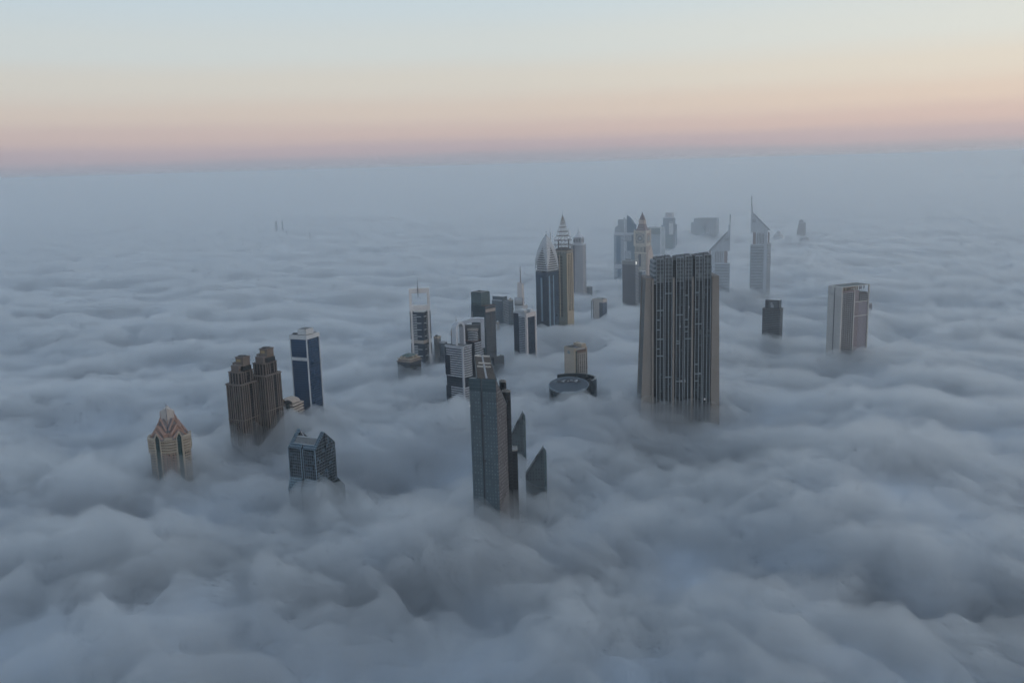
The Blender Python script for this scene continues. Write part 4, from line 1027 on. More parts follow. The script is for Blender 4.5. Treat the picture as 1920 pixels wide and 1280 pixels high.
# ================================================================== 26 clock tower
def clock_tower():
    t = T('clock_tower', 'cream clock tower with dark red steep roofs and pointed spire', 'clock tower', 1211, 548, -21)
    u = t.u; Z = lambda y: t.z(1209, y); w = t.w(21); d = w
    cr = plain('clock_cream', (.56, .5, .42), .75); rd = plain('oxblood_roof', (.13, .07, .08), .6); wr = plain('warm_stone', (.52, .4, .33), .75)
    zs, zc0, zc1 = Z(461), Z(462), Z(434)
    t.box('shaft', facade('clock_shaft', (.07, .08, .09), (.5, .45, .38), 3.4, 3.5, .45, .5), -w, 0, 0, d, 0, zs)
    t.box('side_face', facade('clock_side', (.2, .14, .12), (.52, .4, .33), 4.2, 4, .5, .5), -.1, .4, .6, d - .3, 0, zs)
    for i in range(7):
        x = -w * (.93 - .125 * i)
        t.box('pilaster', cr, x - .8, x + .8, -1.1, 0, Z(474), Z(462))
    t.box('opening_row', facade('clock_openings', (.05, .06, .07), (.09, .1, .11), 9, 9, .05, .05), -w * .95, -w * .05, -.3, 0, Z(473), Z(463.5))
    t.box('glass_panel', facade('strip_navy', (0, 0, 0), (0, 0, 0)), -w * .66, -w * .42, -.5, 0, Z(500), Z(477))
    t.box('cornice', cr, -w - 1.2, 1.2, -1.2, d + 1, Z(476), Z(474))
    t.box('clock_stage', cr, -w - 1, 1, -1, d + 1, zs, zc1)
    t.box('cornice', cr, -w - 2, 2, -2, d + 2, zc1 - 1, zc1 + 1.2); t.box('cornice', cr, -w - 1.8, 1.8, -1.8, d + 2, zs - 1, zs + .8)
    for x, y in ((-w - .6, -.6), (.6, -.6), (.6, d + .6), (-w - .6, d + .6)):
        t.box('corner_pier', cr, x - 1.7, x + 1.7, y - 1.7, y + 1.7, zs + .8, zc1 - 1)
        t.part('pinnacle', cr, MB().lathe(x, y, [(1.6, zc1 + 1.2), (1.6, zc1 + 3.5), (.1, zc1 + 7)], 4, R(45)))
    # clock faces: ring, dial, hands
    zm = (zs + zc1) / 2 + .5; r = w * .3; n = 28
    for s in (0, 1):
        if s == 0: P_ = lambda a, b, z: (-w / 2 + a, -1 - b, z)
        else: P_ = lambda a, b, z: (1 + b, d / 2 + a, z)
        nav = plain('clock_panel', (.16, .17, .18) if True else 0, .5)
        bk = MB(); bk.loft([[P_(a, b, z) for a, z in ((-r * 1.28, zm - r * 1.28), (r * 1.28, zm - r * 1.28), (r * 1.28, zm + r * 1.28), (-r * 1.28, zm + r * 1.28))] for b in (.02, .3)])
        panel = t.part('clock_panel', nav if s == 0 else plain('clock_panel_brown', (.22, .13, .1), .6), bk)
        def disc(rr, b0, b1): return MB().loft([[P_(rr * math.cos(2 * math.pi * i / n), b, zm + rr * math.sin(2 * math.pi * i / n)) for i in range(n)] for b in (b0, b1)])
        t.part('clock_ring', cr, disc(r * 1.05, .32, .6), parent=panel); t.part('clock_dial', plain('dial_dark', (.09, .1, .12), .5), disc(r * .86, .62, .8), parent=panel)
        t.part('dial_centre', plain('dial_pale', (.5, .52, .54), .5), disc(r * .36, .82, 1.0), parent=panel)
        for k in range(12):
            a = 2 * math.pi * k / 12; c_, s_ = math.cos(a), math.sin(a)
            m = MB().loft([[P_(c_ * rr - s_ * q, b, zm + s_ * rr + c_ * q) for rr, q in ((r * .62, -.3), (r * .82, -.3), (r * .82, .3), (r * .62, .3))] for b in (.82, .95)])
            t.part('hour_mark', cr, m, parent=panel)
        for a, L_ in ((R(60), r * .5), (R(140), r * .74)):
            c_, s_ = math.cos(a), math.sin(a)
            m = MB().loft([[P_(c_ * rr - s_ * q, b, zm + s_ * rr + c_ * q) for rr, q in ((-r * .1, -.35), (L_, -.15), (L_, .15), (-r * .1, .35))] for b in (1.02, 1.15)])
            t.part('clock_hand', DARKM, m, parent=panel)
    for k in range(7):
        x = -w * (.9 - .133 * k); t.box('arcade_opening', DARKM, x - .6, x + .6, -1.25, -1, zc1 - 5, zc1 - 2)
    zr1, zr2, zr3 = Z(420.5), Z(413.5), Z(397)
    cx, cy0 = -w / 2, d / 2; h = w / 2
    def sq(r, z): return [(cx - r, cy0 - r, z), (cx + r, cy0 - r, z), (cx + r, cy0 + r, z), (cx - r, cy0 + r, z)]
    rf = t.part('lower_roof', rd, MB().loft([sq(h * .88, zc1 + 1.2), sq(h * .62, zc1 + (zr1 - zc1) * .5), sq(h * .48, zr1)]))
    for row, (fz, n_) in enumerate(((.3, 4), (.68, 3))):
        for i in range(n_):
            z = zc1 + (zr1 - zc1) * fz; rr = h * (.88 - .46 * fz) + .3; x = cx + (i - (n_ - 1) / 2) * 4
            t.part('dormer', plain('dormer_pale', (.5, .5, .52), .6), MB().xz([(x - .8, z - 1), (x + .8, z - 1), (x + .8, z + .6), (x, z + 1.5), (x - .8, z + .6)], cy0 - rr - .8, cy0 - rr + 1.5), parent=rf)
    t.part('lantern', wr, MB().loft([sq(h * .46, zr1), sq(h * .46, zr2 - .6)])); t.part('lantern_cornice', cr, MB().loft([sq(h * .56, zr2 - .6), sq(h * .56, zr2 + .5)]))
    t.part('upper_roof', rd, MB().loft([sq(h * .43, zr2 + .5), sq(h * .2, zr2 + (zr3 - zr2) * .45), sq(.25, zr3 - 2)]))
    t.part('finial', DARKM, MB().tube((cx, cy0, zr3 - 3), (cx, cy0, Z(392)), .35, .1))
    # lower gabled wing on the right
    t.part('side_wing', wr, MB().yz([(3, 0), (d + 9, 0), (d + 9, Z(482)), (d * .8, Z(462)), (3, Z(474))], .4, 6))
clock_tower()

# ================================================================== 27, 28, 30 background, distance haze put into the pale blues
def pale_backdrop():
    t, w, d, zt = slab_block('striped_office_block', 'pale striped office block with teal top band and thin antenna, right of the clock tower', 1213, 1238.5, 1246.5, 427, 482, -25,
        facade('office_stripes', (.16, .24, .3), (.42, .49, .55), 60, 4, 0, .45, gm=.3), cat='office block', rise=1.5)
    t.box('top_band', facade('teal_band_glass', (.06, .13, .16), (.07, .14, .17), 3, 4, .06, .08), -w * .98, -w * .02, -.5, 0, t.z(1238, 440), zt - 1.6)
    t.box('corner_pilaster', PALE, -1.5, 1, -1, 3, 0, zt - 2); t.box('rear_pilaster', PALE, -1.5, 1, d - 2.5, d + .2, 0, zt - 8)
    t.part('antenna', STEEL, MB().tube((-w * .42, 5, zt), (-w * .42, 5, t.z(1230, 408)), .45, .3))
    t = T('sign_topped_tower', 'pale blue tower with square sign head and teal front, right of the striped office block', 'tower', 1262, 470, -22)
    u = t.u; Z = lambda y: t.z(1258, y); C = math.cos(t.yaw); X = lambda x: (x - 1262) * u / C
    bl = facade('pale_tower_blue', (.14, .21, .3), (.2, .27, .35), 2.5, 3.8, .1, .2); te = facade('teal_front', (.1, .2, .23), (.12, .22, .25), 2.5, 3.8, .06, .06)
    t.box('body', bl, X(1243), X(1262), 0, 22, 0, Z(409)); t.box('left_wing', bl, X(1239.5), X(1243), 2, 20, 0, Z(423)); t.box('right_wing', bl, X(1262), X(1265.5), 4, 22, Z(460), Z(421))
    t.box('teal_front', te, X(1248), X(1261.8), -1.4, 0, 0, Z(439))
    hd = t.box('sign_head', plain('sign_pale', (.5, .5, .53), .6), X(1246.5), X(1260), 3, 18, Z(409), Z(400))
    mk = MB(); x = X(1252.5)
    for i in range(4): mk.box(x + i * 2.3, x + i * 2.3 + 1.7, 2.8, 3, Z(405.5), Z(404.2) - .3 * (i % 2))
    t.part('red_sign', plain('faded_red', (.5, .25, .26), .6), mk, parent=hd)
    t.box('head_cap', STEEL, X(1246), X(1260.5), 2, 19, Z(400), Z(399.4))
    n = 12; pts = [(X(1255), Z(440)), (X(1262), Z(440))] + [(X(1255 + 7.5), Z(424))] + [(X(1258.4) + 4.1 * u * math.cos(math.pi * i / n), Z(420) + 5 * u * math.sin(math.pi * i / n)) for i in range(n + 1)] + [(X(1254.5), Z(432))]
    t.part('curved_panel', plain('curved_white', (.55, .55, .56), .5), MB().xz(pts, -2.1, -1.5))
    t.part('arched_window', te, MB().xz([(X(1256), Z(418.3)), (X(1261), Z(418.3)), (X(1260.3), Z(416.6)), (X(1258.5), Z(416)), (X(1256.7), Z(416.6))], -2.6, -2.15))
    t.box('light_pier', PALE, X(1241.5), X(1244.6), -1, 3, 0, Z(435))
    t = T('paired_office_slab', 'hazy blue office slab with a lower left block and ribbed right half, far behind', 'office block', 1322, 447, -20)
    u = t.u; Z = lambda y: t.z(1320, y); X = lambda x: (x - 1322) * u / math.cos(t.yaw)
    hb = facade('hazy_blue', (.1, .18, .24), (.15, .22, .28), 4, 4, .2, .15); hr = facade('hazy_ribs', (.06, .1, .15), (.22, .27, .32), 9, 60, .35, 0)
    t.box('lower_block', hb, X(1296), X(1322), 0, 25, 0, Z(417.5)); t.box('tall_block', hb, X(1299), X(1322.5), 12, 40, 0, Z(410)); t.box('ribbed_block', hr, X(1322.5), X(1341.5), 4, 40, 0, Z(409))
    t.box('crown_ledge', PALE, X(1308), X(1341.5), 6, 38, Z(409), Z(407.8))
    for x in (1311, 1316, 1319): t.part('dish', PALE, MB().lathe(X(x), 14, [(.3, Z(409)), (2.4, Z(408.4)), (2.4, Z(407.2)), (.3, Z(406.4))], 10))
pale_backdrop()

# ================================================================== 31, 32 wedge towers
def wedge(px, yb, s, Wp, label, ys, z=112.0):
    """s=+1: mast at the left, slope falling to the right; s=-1 mirrored. ys: mast tip, blade top, slope top, slope low, slots top, slots foot/body top"""
    t = T('wedge_topped_tower', label, 'tower', px, yb, 0, 'pair of wedge-topped silver towers', z=z)
    u = t.u; Z = lambda y: t.z(px, y); Wd = Wp * u
    al = plain('silver_cladding', (.46, .5, .55), .35, .2); rose = plain('glow_tinted_reveal', (.3, .24, .24), .6)  # reddish reveals hold the warm dawn glow in their colour
    fb = facade('silver_bands', (.13, .16, .19), (.42, .46, .51), 80, 4.1, 0, .52, gm=.3)
    tip, bt, st, sl, so, bd = [Z(y) for y in ys]
    dd = Wd * .75
    X = lambda f: s * (f * Wd)
    def prism(a, b, y0, y1, z0, z1, c=None): # plan tapering to the back
        xs = (X(a), X(b)); xs = (min(xs), max(xs)); return (xs[0], xs[1], y0, y1, z0, z1)
    t.part('banded_body', fb, MB().prism([(X(0), 0), (X(.8), 0), (X(1.0), 3), (X(1.12), dd * .4), (X(.45), dd)], 0, bd))
    t.box('smooth_pier', al, *prism(.78, .97, -.5, 2.9, 0, so + 1))
    t.box('body_ledge', al, *prism(0, .8, -.6, 1, bd - 3, bd))
    t.part('side_bands', fb, MB().prism([(X(1.0), 3.4), (X(1.2), dd * .42), (X(1.1), dd * .5), (X(.95), 6)], 0, bd + 2))
    t.box('slotted_wall', al, *prism(.3, .97, 0, dd * .5, bd, so)); t.box('glow_tinted_notch', rose, *prism(.13, .3, 2.5, dd * .5, bd, so))
    for i in range(5): t.box('slot', DARKM, *prism(.4 + .085 * i, .43 + .085 * i, -.3, .0, bd + 2, so - 1.5))
    t.box('side_notch', rose, *prism(1.0, 1.1, 4, dd * .4, bd + 3, so))
    t.part('wedge', al, MB().xz([(X(.0), so), (X(.97), so), (X(1.0), sl), (X(.12), st), (X(.0), st + 1)], -.2, dd * .5))
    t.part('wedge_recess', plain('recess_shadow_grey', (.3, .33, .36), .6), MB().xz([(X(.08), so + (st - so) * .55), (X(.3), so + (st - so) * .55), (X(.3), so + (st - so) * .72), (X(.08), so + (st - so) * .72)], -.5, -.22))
    t.part('sloping_roof', facade('roof_slats', (.3, .33, .36), (.45, .48, .52), 2.5, 2.5, .4, .0), MB().xz([(X(.12), st + .1), (X(1.03), sl + .3), (X(1.12), sl + .3), (X(1.12), sl + 1.6), (X(.16), st + 2.6)], .8, dd * .56))
    t.part('blade', al, MB().xz([(X(0), st), (X(.12), st), (X(.10), bt), (X(0.0), bt)], 0, 3))
    t.part('mast', plain('mast_dark', (.14, .17, .18), .5), MB().box(*prism(.0, .045, .5, 2.2, bt, tip)))
    if s > 0: t.part('crane_jib', STEEL, MB().tube((X(.26), 4, st - 3), (X(.34), 4, st + 8), .5))
wedge(1405.2, 546, 1, 31, 'taller wedge-topped silver tower with the highest mast, slope falling to the right', (367, 387, 402, 432.5, 436, 458))
wedge(1367.5, 546, -1, 35, 'shorter wedge-topped silver tower with slope falling left, behind the broad finned tower', (402, 421, 436, 471, 470.5, 493))

# ================================================================== 33 open-topped hotel slab
def open_top_slab():
    t = T('open_topped_slab', 'pale concrete slab tower with open roof frame and pinkish balcony side, rightmost tall building', 'hotel', 1573.5, 662, -43)
    u = t.u; w, d = t.w(24.5), t.d(50); Z = lambda y: t.z(1578, y); zt = Z(538.5)
    pc = plain('pale_concrete', (.52, .5, .48), .8, var=.08); pk = plain('glow_tinted_panel', (.24, .2, .215), .7)  # right side's dimmer, pinkish dawn light put into the panel colour
    t.box('end_wall', pc, -w, -w * .55, 0, 3, 0, zt); t.box('end_wall', pc, -w * .47, .2, 0, 3, 0, zt)
    t.box('window_slot', facade('slot_windows', (.04, .06, .09), (.3, .3, .31), 60, 3.7, 0, .42), -w * .55, -w * .47, .7, 3, 0, zt - 3); t.box('end_lintel', pc, -w * .55, -w * .47, 0, 3, zt - 3, zt)
    bal = facade('balcony_grid', (.015, .028, .04), (.25, .25, .265), 5.4, 3.6, .22, .42, gvar=.5)
    zo = zt - 8
    t.box('balcony_wall', bal, -w + .5, -.4, 3, d * .45, 0, zo - 3); t.box('attic', pk, -w + .5, -.2, 3, d * .45, zo - 3, zo)
    t.box('vertical_fin', pc, -w * .6, .2, d * .45, d * .48, 0, zo + 1)
    zp = t.z(1604, 566, 0, d * .55); zq = t.z(1620, 563, 0, d * .85)
    t.box('glow_tinted_wall', pk, -w + .5, -1.2, d * .48, d * .64, 0, zo - 1)
    t.box('glow_tinted_panel', plain('lilac_panel', (.23, .215, .25), .6), -w + .5, -1.2, d * .64, d * .96, 0, zp)
    t.box('balcony_wall', bal, -w + .5, -.8, d * .64, d * .96, zp + 1, zo - 8); t.box('setback_roof', DARKM, -w + .5, -3, d * .64, d * .96, zo - 8, zo - 6)
    t.box('cross_beam', pc, -1.5, .1, d * .48, d * .97, zp - .6, zp + .9); t.box('cross_beam', pc, -1.5, .1, d * .48, d * .97, zp - 27, zp - 25.6)
    t.box('corner_post', pc, -2, .25, d * .965, d, 0, zt); t.box('corner_post', pc, -w, -w + 2, d * .965, d, 0, zt)
    for f, wd in ((.08, 1), (.15, 1.6), (.2, .6), (.28, 1.2), (.34, 1), (.42, 1.4), (.5, 1), (.58, 2.0), (.66, .8), (.74, 1.4), (.85, .7)):
        t.box('column', CREAM if f < .6 else pk, -3 - (f > .7) * 2, -1.5 - (f > .7) * 2, d * f, d * f + wd, zo, zt - 1.2)
    t.box('rear_screen', pk, -w * .7, -w * .6, 3, d * .8, zo, zt - 1.3)
    for nm, b in (('roof_frame', (-w, .3, 3, 5, zt - 1.2, zt)), ('roof_frame', (-w, .3, d - 2, d, zt - 1.2, zt)), ('roof_frame', (-1.8, .3, 5, d - 2, zt - 1.2, zt)), ('roof_frame', (-w, -w + 1.8, 5, d - 2, zt - 1.2, zt))): t.box(nm, pc, *b)
    t.box('roof', plain('green_grey_roof', (.13, .15, .15), .8), -w + 1.8, -1.8, 5, d - 2, zt - 1.1, zt - .5)
open_top_slab()
slab_block('flat_roofed_block', 'narrow dark block tucked behind the right edge of the open-topped slab', 1622, 1628, 1634, 569, 592, -35, facade('purple_grey', (.1, .1, .13), (.2, .2, .23), 3, 3.6, .3, .3))

# ================================================================== 34 grey block with picture on head
def picture_block():
    t = T('picture_headed_block', 'small dark grey block with a pale picture on its roof box, alone on the fog', 'building', 1461, 632, -18)
    w, d = t.w(32), t.d(5.5); Z = lambda y: t.z(1450, y); zt = Z(580)
    t.box('body', facade('grey_office', (.04, .05, .06), (.11, .125, .14), 3, 3.6, .15, .3, gvar=.35), -w, 0, 0, d, 0, zt)
    t.part('cornice', DARKM, MB().loft([[(-w - .8, -.8, z), (.8, -.8, z), (.8, d + .8, z), (-w - .8, d + .8, z)] for z in (zt - 1, zt + .8)]))
    hd = t.box('head', facade('head_dark', (.03, .045, .06), (.06, .075, .09), 2.5, 3.6, .1, .1), -w * .85, -w * .08, 1.5, d * .9, zt + .8, Z(563.5))
    pic = plain('print_dark', (.07, .085, .1), .6)
    p = t.box('picture', pic, -w * .66, -w * .14, 1.2, 1.48, zt + 2, Z(565.5), parent=hd)
    m = MB(); x = -w * .5; zc = (zt + Z(563.5)) / 2
    m.loft([[(x + 2.2 * math.cos(2 * math.pi * i / 14), y, zc + 1.4 + 2.6 * math.sin(2 * math.pi * i / 14)) for i in range(14)] for y in (.95, 1.15)])
    m.xz([(x - 1.6, zt + 2.3), (x + 5, zt + 2.3), (x + 4, zc), (x - .8, zc + .2)], .95, 1.15)
    t.part('pale_print', plain('print_pale', (.34, .37, .4), .6), m, parent=hd)
    t.box('head_roof', PALE, -w * .8, -w * .1, 2.5, d * .8, Z(563.5), Z(563.5) + .7)
    t.box('flue', DARKM, -w * .86, -w * .83, 1, 2, zt, Z(563))
picture_block()

# ================================================================== far pieces
def far_things():
    t = T('tiered_dome_roof', 'tiny tiered dome with a thin finial far out on the fog, right of the taller wedge-topped tower', 'building', 1459.5, 449, 0)
    u = t.u; Z = lambda y: t.z(1459, y)
    for k, (r, a, b) in enumerate(((10.5, 447, 442.5), (9, 442.5, 440.5), (7, 440, 437.5), (4.5, 437, 435))):
        t.part('tier', PALE if k % 2 == 0 else STEEL, MB().cyl(0, 8, r * u, Z(a) if k else 0, Z(b), r * u * (.93 if k else 1), n=20))
    t.part('dome', PALE, MB().lathe(0, 8, [(4 * u, Z(435)), (3.2 * u, Z(433.3)), (1.2 * u, Z(432)), (.3, Z(431.5)), (.25, Z(424.5))], 14))
    t = T('tapered_round_topped_tower', 'far hazy tower with a rounded head, standing alone on the fog', 'tower', 1502, 443, 0)
    u = t.u; Z = lambda y: t.z(1502, y)
    hz = facade('far_grey', (.12, .12, .15), (.24, .23, .26), 5, 5, .3, .3)
    t.part('body', hz, MB().xz([(-9 * u, 0), (8 * u, 0), (8 * u, Z(419)), (4.5 * u, Z(417.5)), (-4.5 * u, Z(417.5)), (-6.5 * u, Z(425)), (-8 * u, Z(434))], 0, 22))
    t.part('round_head', hz, MB().lathe(-.4 * u, 9, [(4.3 * u, Z(417.4)), (4.4 * u, Z(415)), (3.2 * u, Z(413)), (.8 * u, Z(412))], 16))
    t.box('side_lift', hz, 5.5 * u, 8 * u, 4, 10, Z(419), Z(417))
    t.box('ledge', PALE, -5.2 * u, 5.2 * u, -1, 12, Z(418.3), Z(417.4))
    t = T('curved_rooftop', 'dark sliver of a curved rooftop just breaking the fog below the far round-headed tower', 'building', 1508, 452, 0)
    u = t.u; Z = lambda y: t.z(1508, y)
    t.part('body', hz, MB().cyl(0, 10, 8.5 * u, 0, Z(446), n=24, ry=12)); t.part('roof', STEEL, MB().lathe(0, 10, [(8.6 * u, Z(446)), (6 * u, Z(444)), (1, Z(443))], 20))
    g = 'faint towers far out on the left fog'
    fr = facade('faint_grey', (.06, .08, .1), (.12, .14, .17), 6, 6, .2, .2)
    def ft(px, wp, yt, yb, lab, crane=0, mast=0):
        t = T('distant_tower', lab, 'tower', px, yb, 0, g); u = t.u; Z = lambda y: t.z(px, y)
        if crane:
            t.part('body', fr, MB().xz([(-1 * u, 0), (1 * u, 0), (1 * u, Z(yt + 5)), (-1 * u, Z(yt + 5))], 0, 10))
            t.part('arm', DARKM, MB().tube((-.5 * u, 4, Z(yt + 6)), (3.5 * u, 4, Z(yt)), 1.6)); t.part('arm', DARKM, MB().tube((0, 4, Z(yt + 8)), (-5 * u, 4, Z(yt + 5)), 1.4))
        elif mast:
            t.part('body', fr, MB().loft([[(-1 * u, 0, 0), (1 * u, 0, 0), (1 * u, 12, 0), (-1 * u, 12, 0)], [(-.8 * u, 0, Z(yt + 7)), (.8 * u, 0, Z(yt + 7)), (.8 * u, 12, Z(yt + 7)), (-.8 * u, 12, Z(yt + 7))]]))
            t.part('spire', DARKM, MB().tube((0, 5, Z(yt + 7)), (0, 5, Z(yt)), 2, .4))
        else:
            t.box('body', fr, -wp / 2 * u, wp / 2 * u, 0, 14, 0, Z(yt)); t.box('head', STEEL, -wp / 2 * u - 1, wp / 2 * u + 1, -1, 15, Z(yt + 1.2), Z(yt))
    ft(518.5, 4, 414.5, 432, 'left and wider one of the two faint upright towers far out on the left fog')
    ft(530, 2.6, 414.5, 427, 'thinner right one of the two faint upright towers far out on the left fog')
    ft(538, 2.4, 428.5, 441, 'faint leaning crane top just below the two far upright towers', crane=1)
    ft(581.5, 2.2, 431.5, 449, 'lone faint needle-like tower far out on the fog, above the blue glass tower', mast=1)
    g2 = 'hazy skyline at the right horizon'
    for i, (px, wp, h, lab) in enumerate(((1783, 10, 3, 'faint low slab at the left end of the hazy horizon skyline'), (1800, 14, 5, 'wider faint slab second from the left in the hazy horizon skyline'), (1827, 4, 9, 'tallest thin block in the middle of the hazy horizon skyline'),
                                        (1838, 12, 4, 'low faint slab right beside the thin tall block of the horizon skyline'), (1862, 16, 4, 'long low faint slab in the hazy horizon skyline'), (1900, 16, 6, 'broad faint block near the right frame edge on the horizon'), (1913, 3, 10, 'thin faint tower at the right frame edge on the horizon'))):
        t = T('skyline_block', lab, 'building', px, 334, 0, g2, z=118); u = t.u; zt = t.z(px, 333 - h - (px - 1840) * .0244 * 0)
        t.box('body', fr, -wp / 2 * u, wp / 2 * u, 0, 40, 0, zt); t.box('roof_box', STEEL, -wp / 6 * u, wp / 6 * u, 5, 30, zt, zt + 8)
far_things()

# ================================================================== ground under the fog
g = MB().box(-90000, 90000, -90000, 90000, -7.5, -5).build('ground', plain('desert_city_ground', (.16, .14, .12), .95, scale=.002)); g['kind'] = 'structure'
# ------------------------------------------------------------------ fog sea
# hollows (-) and swells (+): photo point, radius across, radius in depth, metres
SWELLS = [
    # px, py, rx, ry, dh
    (1275, 752, 100, 22, 34), (460, 838, 45, 16, 20), (790, 678, 45, 15, 12), (770, 698, 40, 14, 12), (1595, 665, 60, 20, 22), (1400, 550, 70, 15, 10), (1045, 632, 55, 16, -14), (1275, 780, 90, 14, 14), (1270, 800, 200, 110, -18), (650, 950, 150, 60, -16), (900, 945, 100, 40, -14), (380, 830, 120, 110, -16), (150, 850, 110, 50, -22), (560, 1060, 200, 50, -26), (800, 1120, 120, 60, -16),
    (700, 700, 110, 160, -14), (1450, 640, 110, 120, -18), (1600, 650, 90, 120, -14),
    (850, 1030, 300, 70, 24), (1580, 930, 190, 110, 30), (1720, 800, 200, 150, 16), (560, 830, 90, 40, 8),
    (1130, 640, 170, 90, 20), (200, 560, 260, 300, 14), (660, 720, 110, 70, 14), (1150, 1060, 250, 60, -10),
    (330, 1090, 260, 90, 22), (1050, 1220, 500, 60, 14), (800, 880, 100, 60, -10),
]
def fog_height(x, y):
    r = np.hypot(x, y)
    near = np.clip((2600 - r) / 2200, 0, 1)
    # domain warp
    wx = x + 160 * perlin(x / 620 + 3, y / 620) + 45 * perlin(x / 210, y / 210 + 9)
    wy = y + 160 * perlin(x / 620, y / 620 + 17) + 45 * perlin(x / 210 + 5, y / 210)
    nr = np.clip(1.8 - r / 2600, 0, 1)
    wx = wx + nr * (15 * perlin(x / 85 + 31, y / 80) + 5 * perlin(x / 34 + 31, y / 32)); wy = wy + nr * (15 * perlin(x / 85, y / 80 + 31) + 5 * perlin(x / 34, y / 32 + 31))
    c, s = math.cos(R(-14)), math.sin(R(-14))
    u = (c * wx + s * wy); v = (-s * wx + c * wy)
    h = 14 * perlin(u / 1500, v / 900)
    h += 17 * perlin(u / 430 + 40, v / 250)
    ta = 1.1 * perlin(x / 1900 + 5, y / 1500)           # streak direction drifts over the deck
    ca, sa = np.cos(ta), np.sin(ta); us = ca * wx + sa * wy; vs = -sa * wx + ca * wy
    A = np.clip(.75 + 1.3 * perlin(x / 640 + 2, y / 520 + 9), .25, 1.35)
    n = perlin(us / 380 + 11, vs / 150 + 7)
    h += A * 25 * (1 - .35 * np.clip((r - 1800) / 2500, 0, 1)) * (0.75 * n + 0.35 * (0.3 - np.abs(n)))
    B = np.clip(.6 + 1.5 * perlin(x / 330 + 22, y / 270 + 19), .1, 1.4)
    fade = lambda lam: np.clip(1.6 - r / (lam * 90), 0, 1)
    n2 = perlin(us / 150 + 1, vs / 66 + 2)
    h += B * 10.5 * (0.6 * n2 + 0.7 * (0.3 - np.abs(n2))) * fade(75)
    n3 = perlin(us / 72 + 8, vs / 33 + 5)
    h += B * 6.5 * (0.6 * n3 + 0.7 * (0.3 - np.abs(n3))) * fade(42)
    n4 = perlin(us / 36, vs / 19 + 3)
    h += B * 3.8 * (0.6 * n4 + 0.6 * (0.3 - np.abs(n4))) * fade(24)
    h += 1.6 * perlin(x / 12, y / 10) * fade(12)
    # long low waves far out
    far = np.clip((r - 2500) / 5000, 0, 1)
    h += far * .7 * (12 * perlin(x / 2600 + 4, y / 1500) + 9 * perlin(u / 900 + 9, v / 420))
    return h
VEILS = [  # drifting veils: photo point, radii, extra thickness
    (1290, 765, 100, 30, 10), (975, 920, 40, 40, 10), (1020, 940, 35, 35, 8), (535, 800, 55, 30, 16), (610, 950, 60, 30, 8), (460, 830, 50, 20, 14),
    (850, 760, 60, 35, 20), (980, 690, 45, 30, 18), (1445, 625, 45, 25, 10), (1618, 610, 35, 40, 24), (322, 890, 60, 20, 14), (1070, 752, 70, 25, 16),
    (1020, 640, 60, 25, 16), (920, 960, 70, 30, 14), (830, 660, 30, 25, 16), (1320, 440, 60, 20, 12),
]
def bump(x, y, px, py, rx, ry):
    p = W(px, py, 100); D = math.hypot(p.x, p.y)
    sx = rx * D / FPX; sy = ry * D / FPX / max(.12, (CAMZ - 100) / D); fx, fy = p.x / D, p.y / D
    lx = (x - p.x) * fy - (y - p.y) * fx; ly = (x - p.x) * fx + (y - p.y) * fy
    return np.exp(-(lx / sx) ** 2 - (ly / sy) ** 2)
HOLES = [  # places where the fog is thin down to the streets: photo point, radii, depth of the dip of its top
    (1300, 852, 125, 30, 10), (400, 822, 62, 30, 30), (640, 925, 120, 42, 16), (975, 925, 75, 42, 12), (330, 1085, 170, 40, 20), (1020, 1065, 120, 26, 14), (150, 1010, 100, 30, 10), (1880, 1150, 120, 40, 14),
    (1230, 1150, 110, 28, 12), (640, 1090, 150, 34, 14), (150, 870, 90, 28, 12), (560, 790, 60, 34, 14), (1480, 670, 70, 24, 10), (1560, 1100, 150, 26, 8),
]
def fog_base(x, y):
    b = np.full_like(x, 84.0)
    for px, py, rx, ry, dh in SWELLS:
        p = W(px, py, 100); D = math.hypot(p.x, p.y)
        sx = rx * D / FPX; sy = ry * D / FPX / max(.12, (CAMZ - 100) / D)
        fx, fy = p.x / D, p.y / D
        lx = (x - p.x) * fy - (y - p.y) * fx; ly = (x - p.x) * fx + (y - p.y) * fy
        b += dh * np.exp(-(lx / sx) ** 2 - (ly / sy) ** 2)
    return b

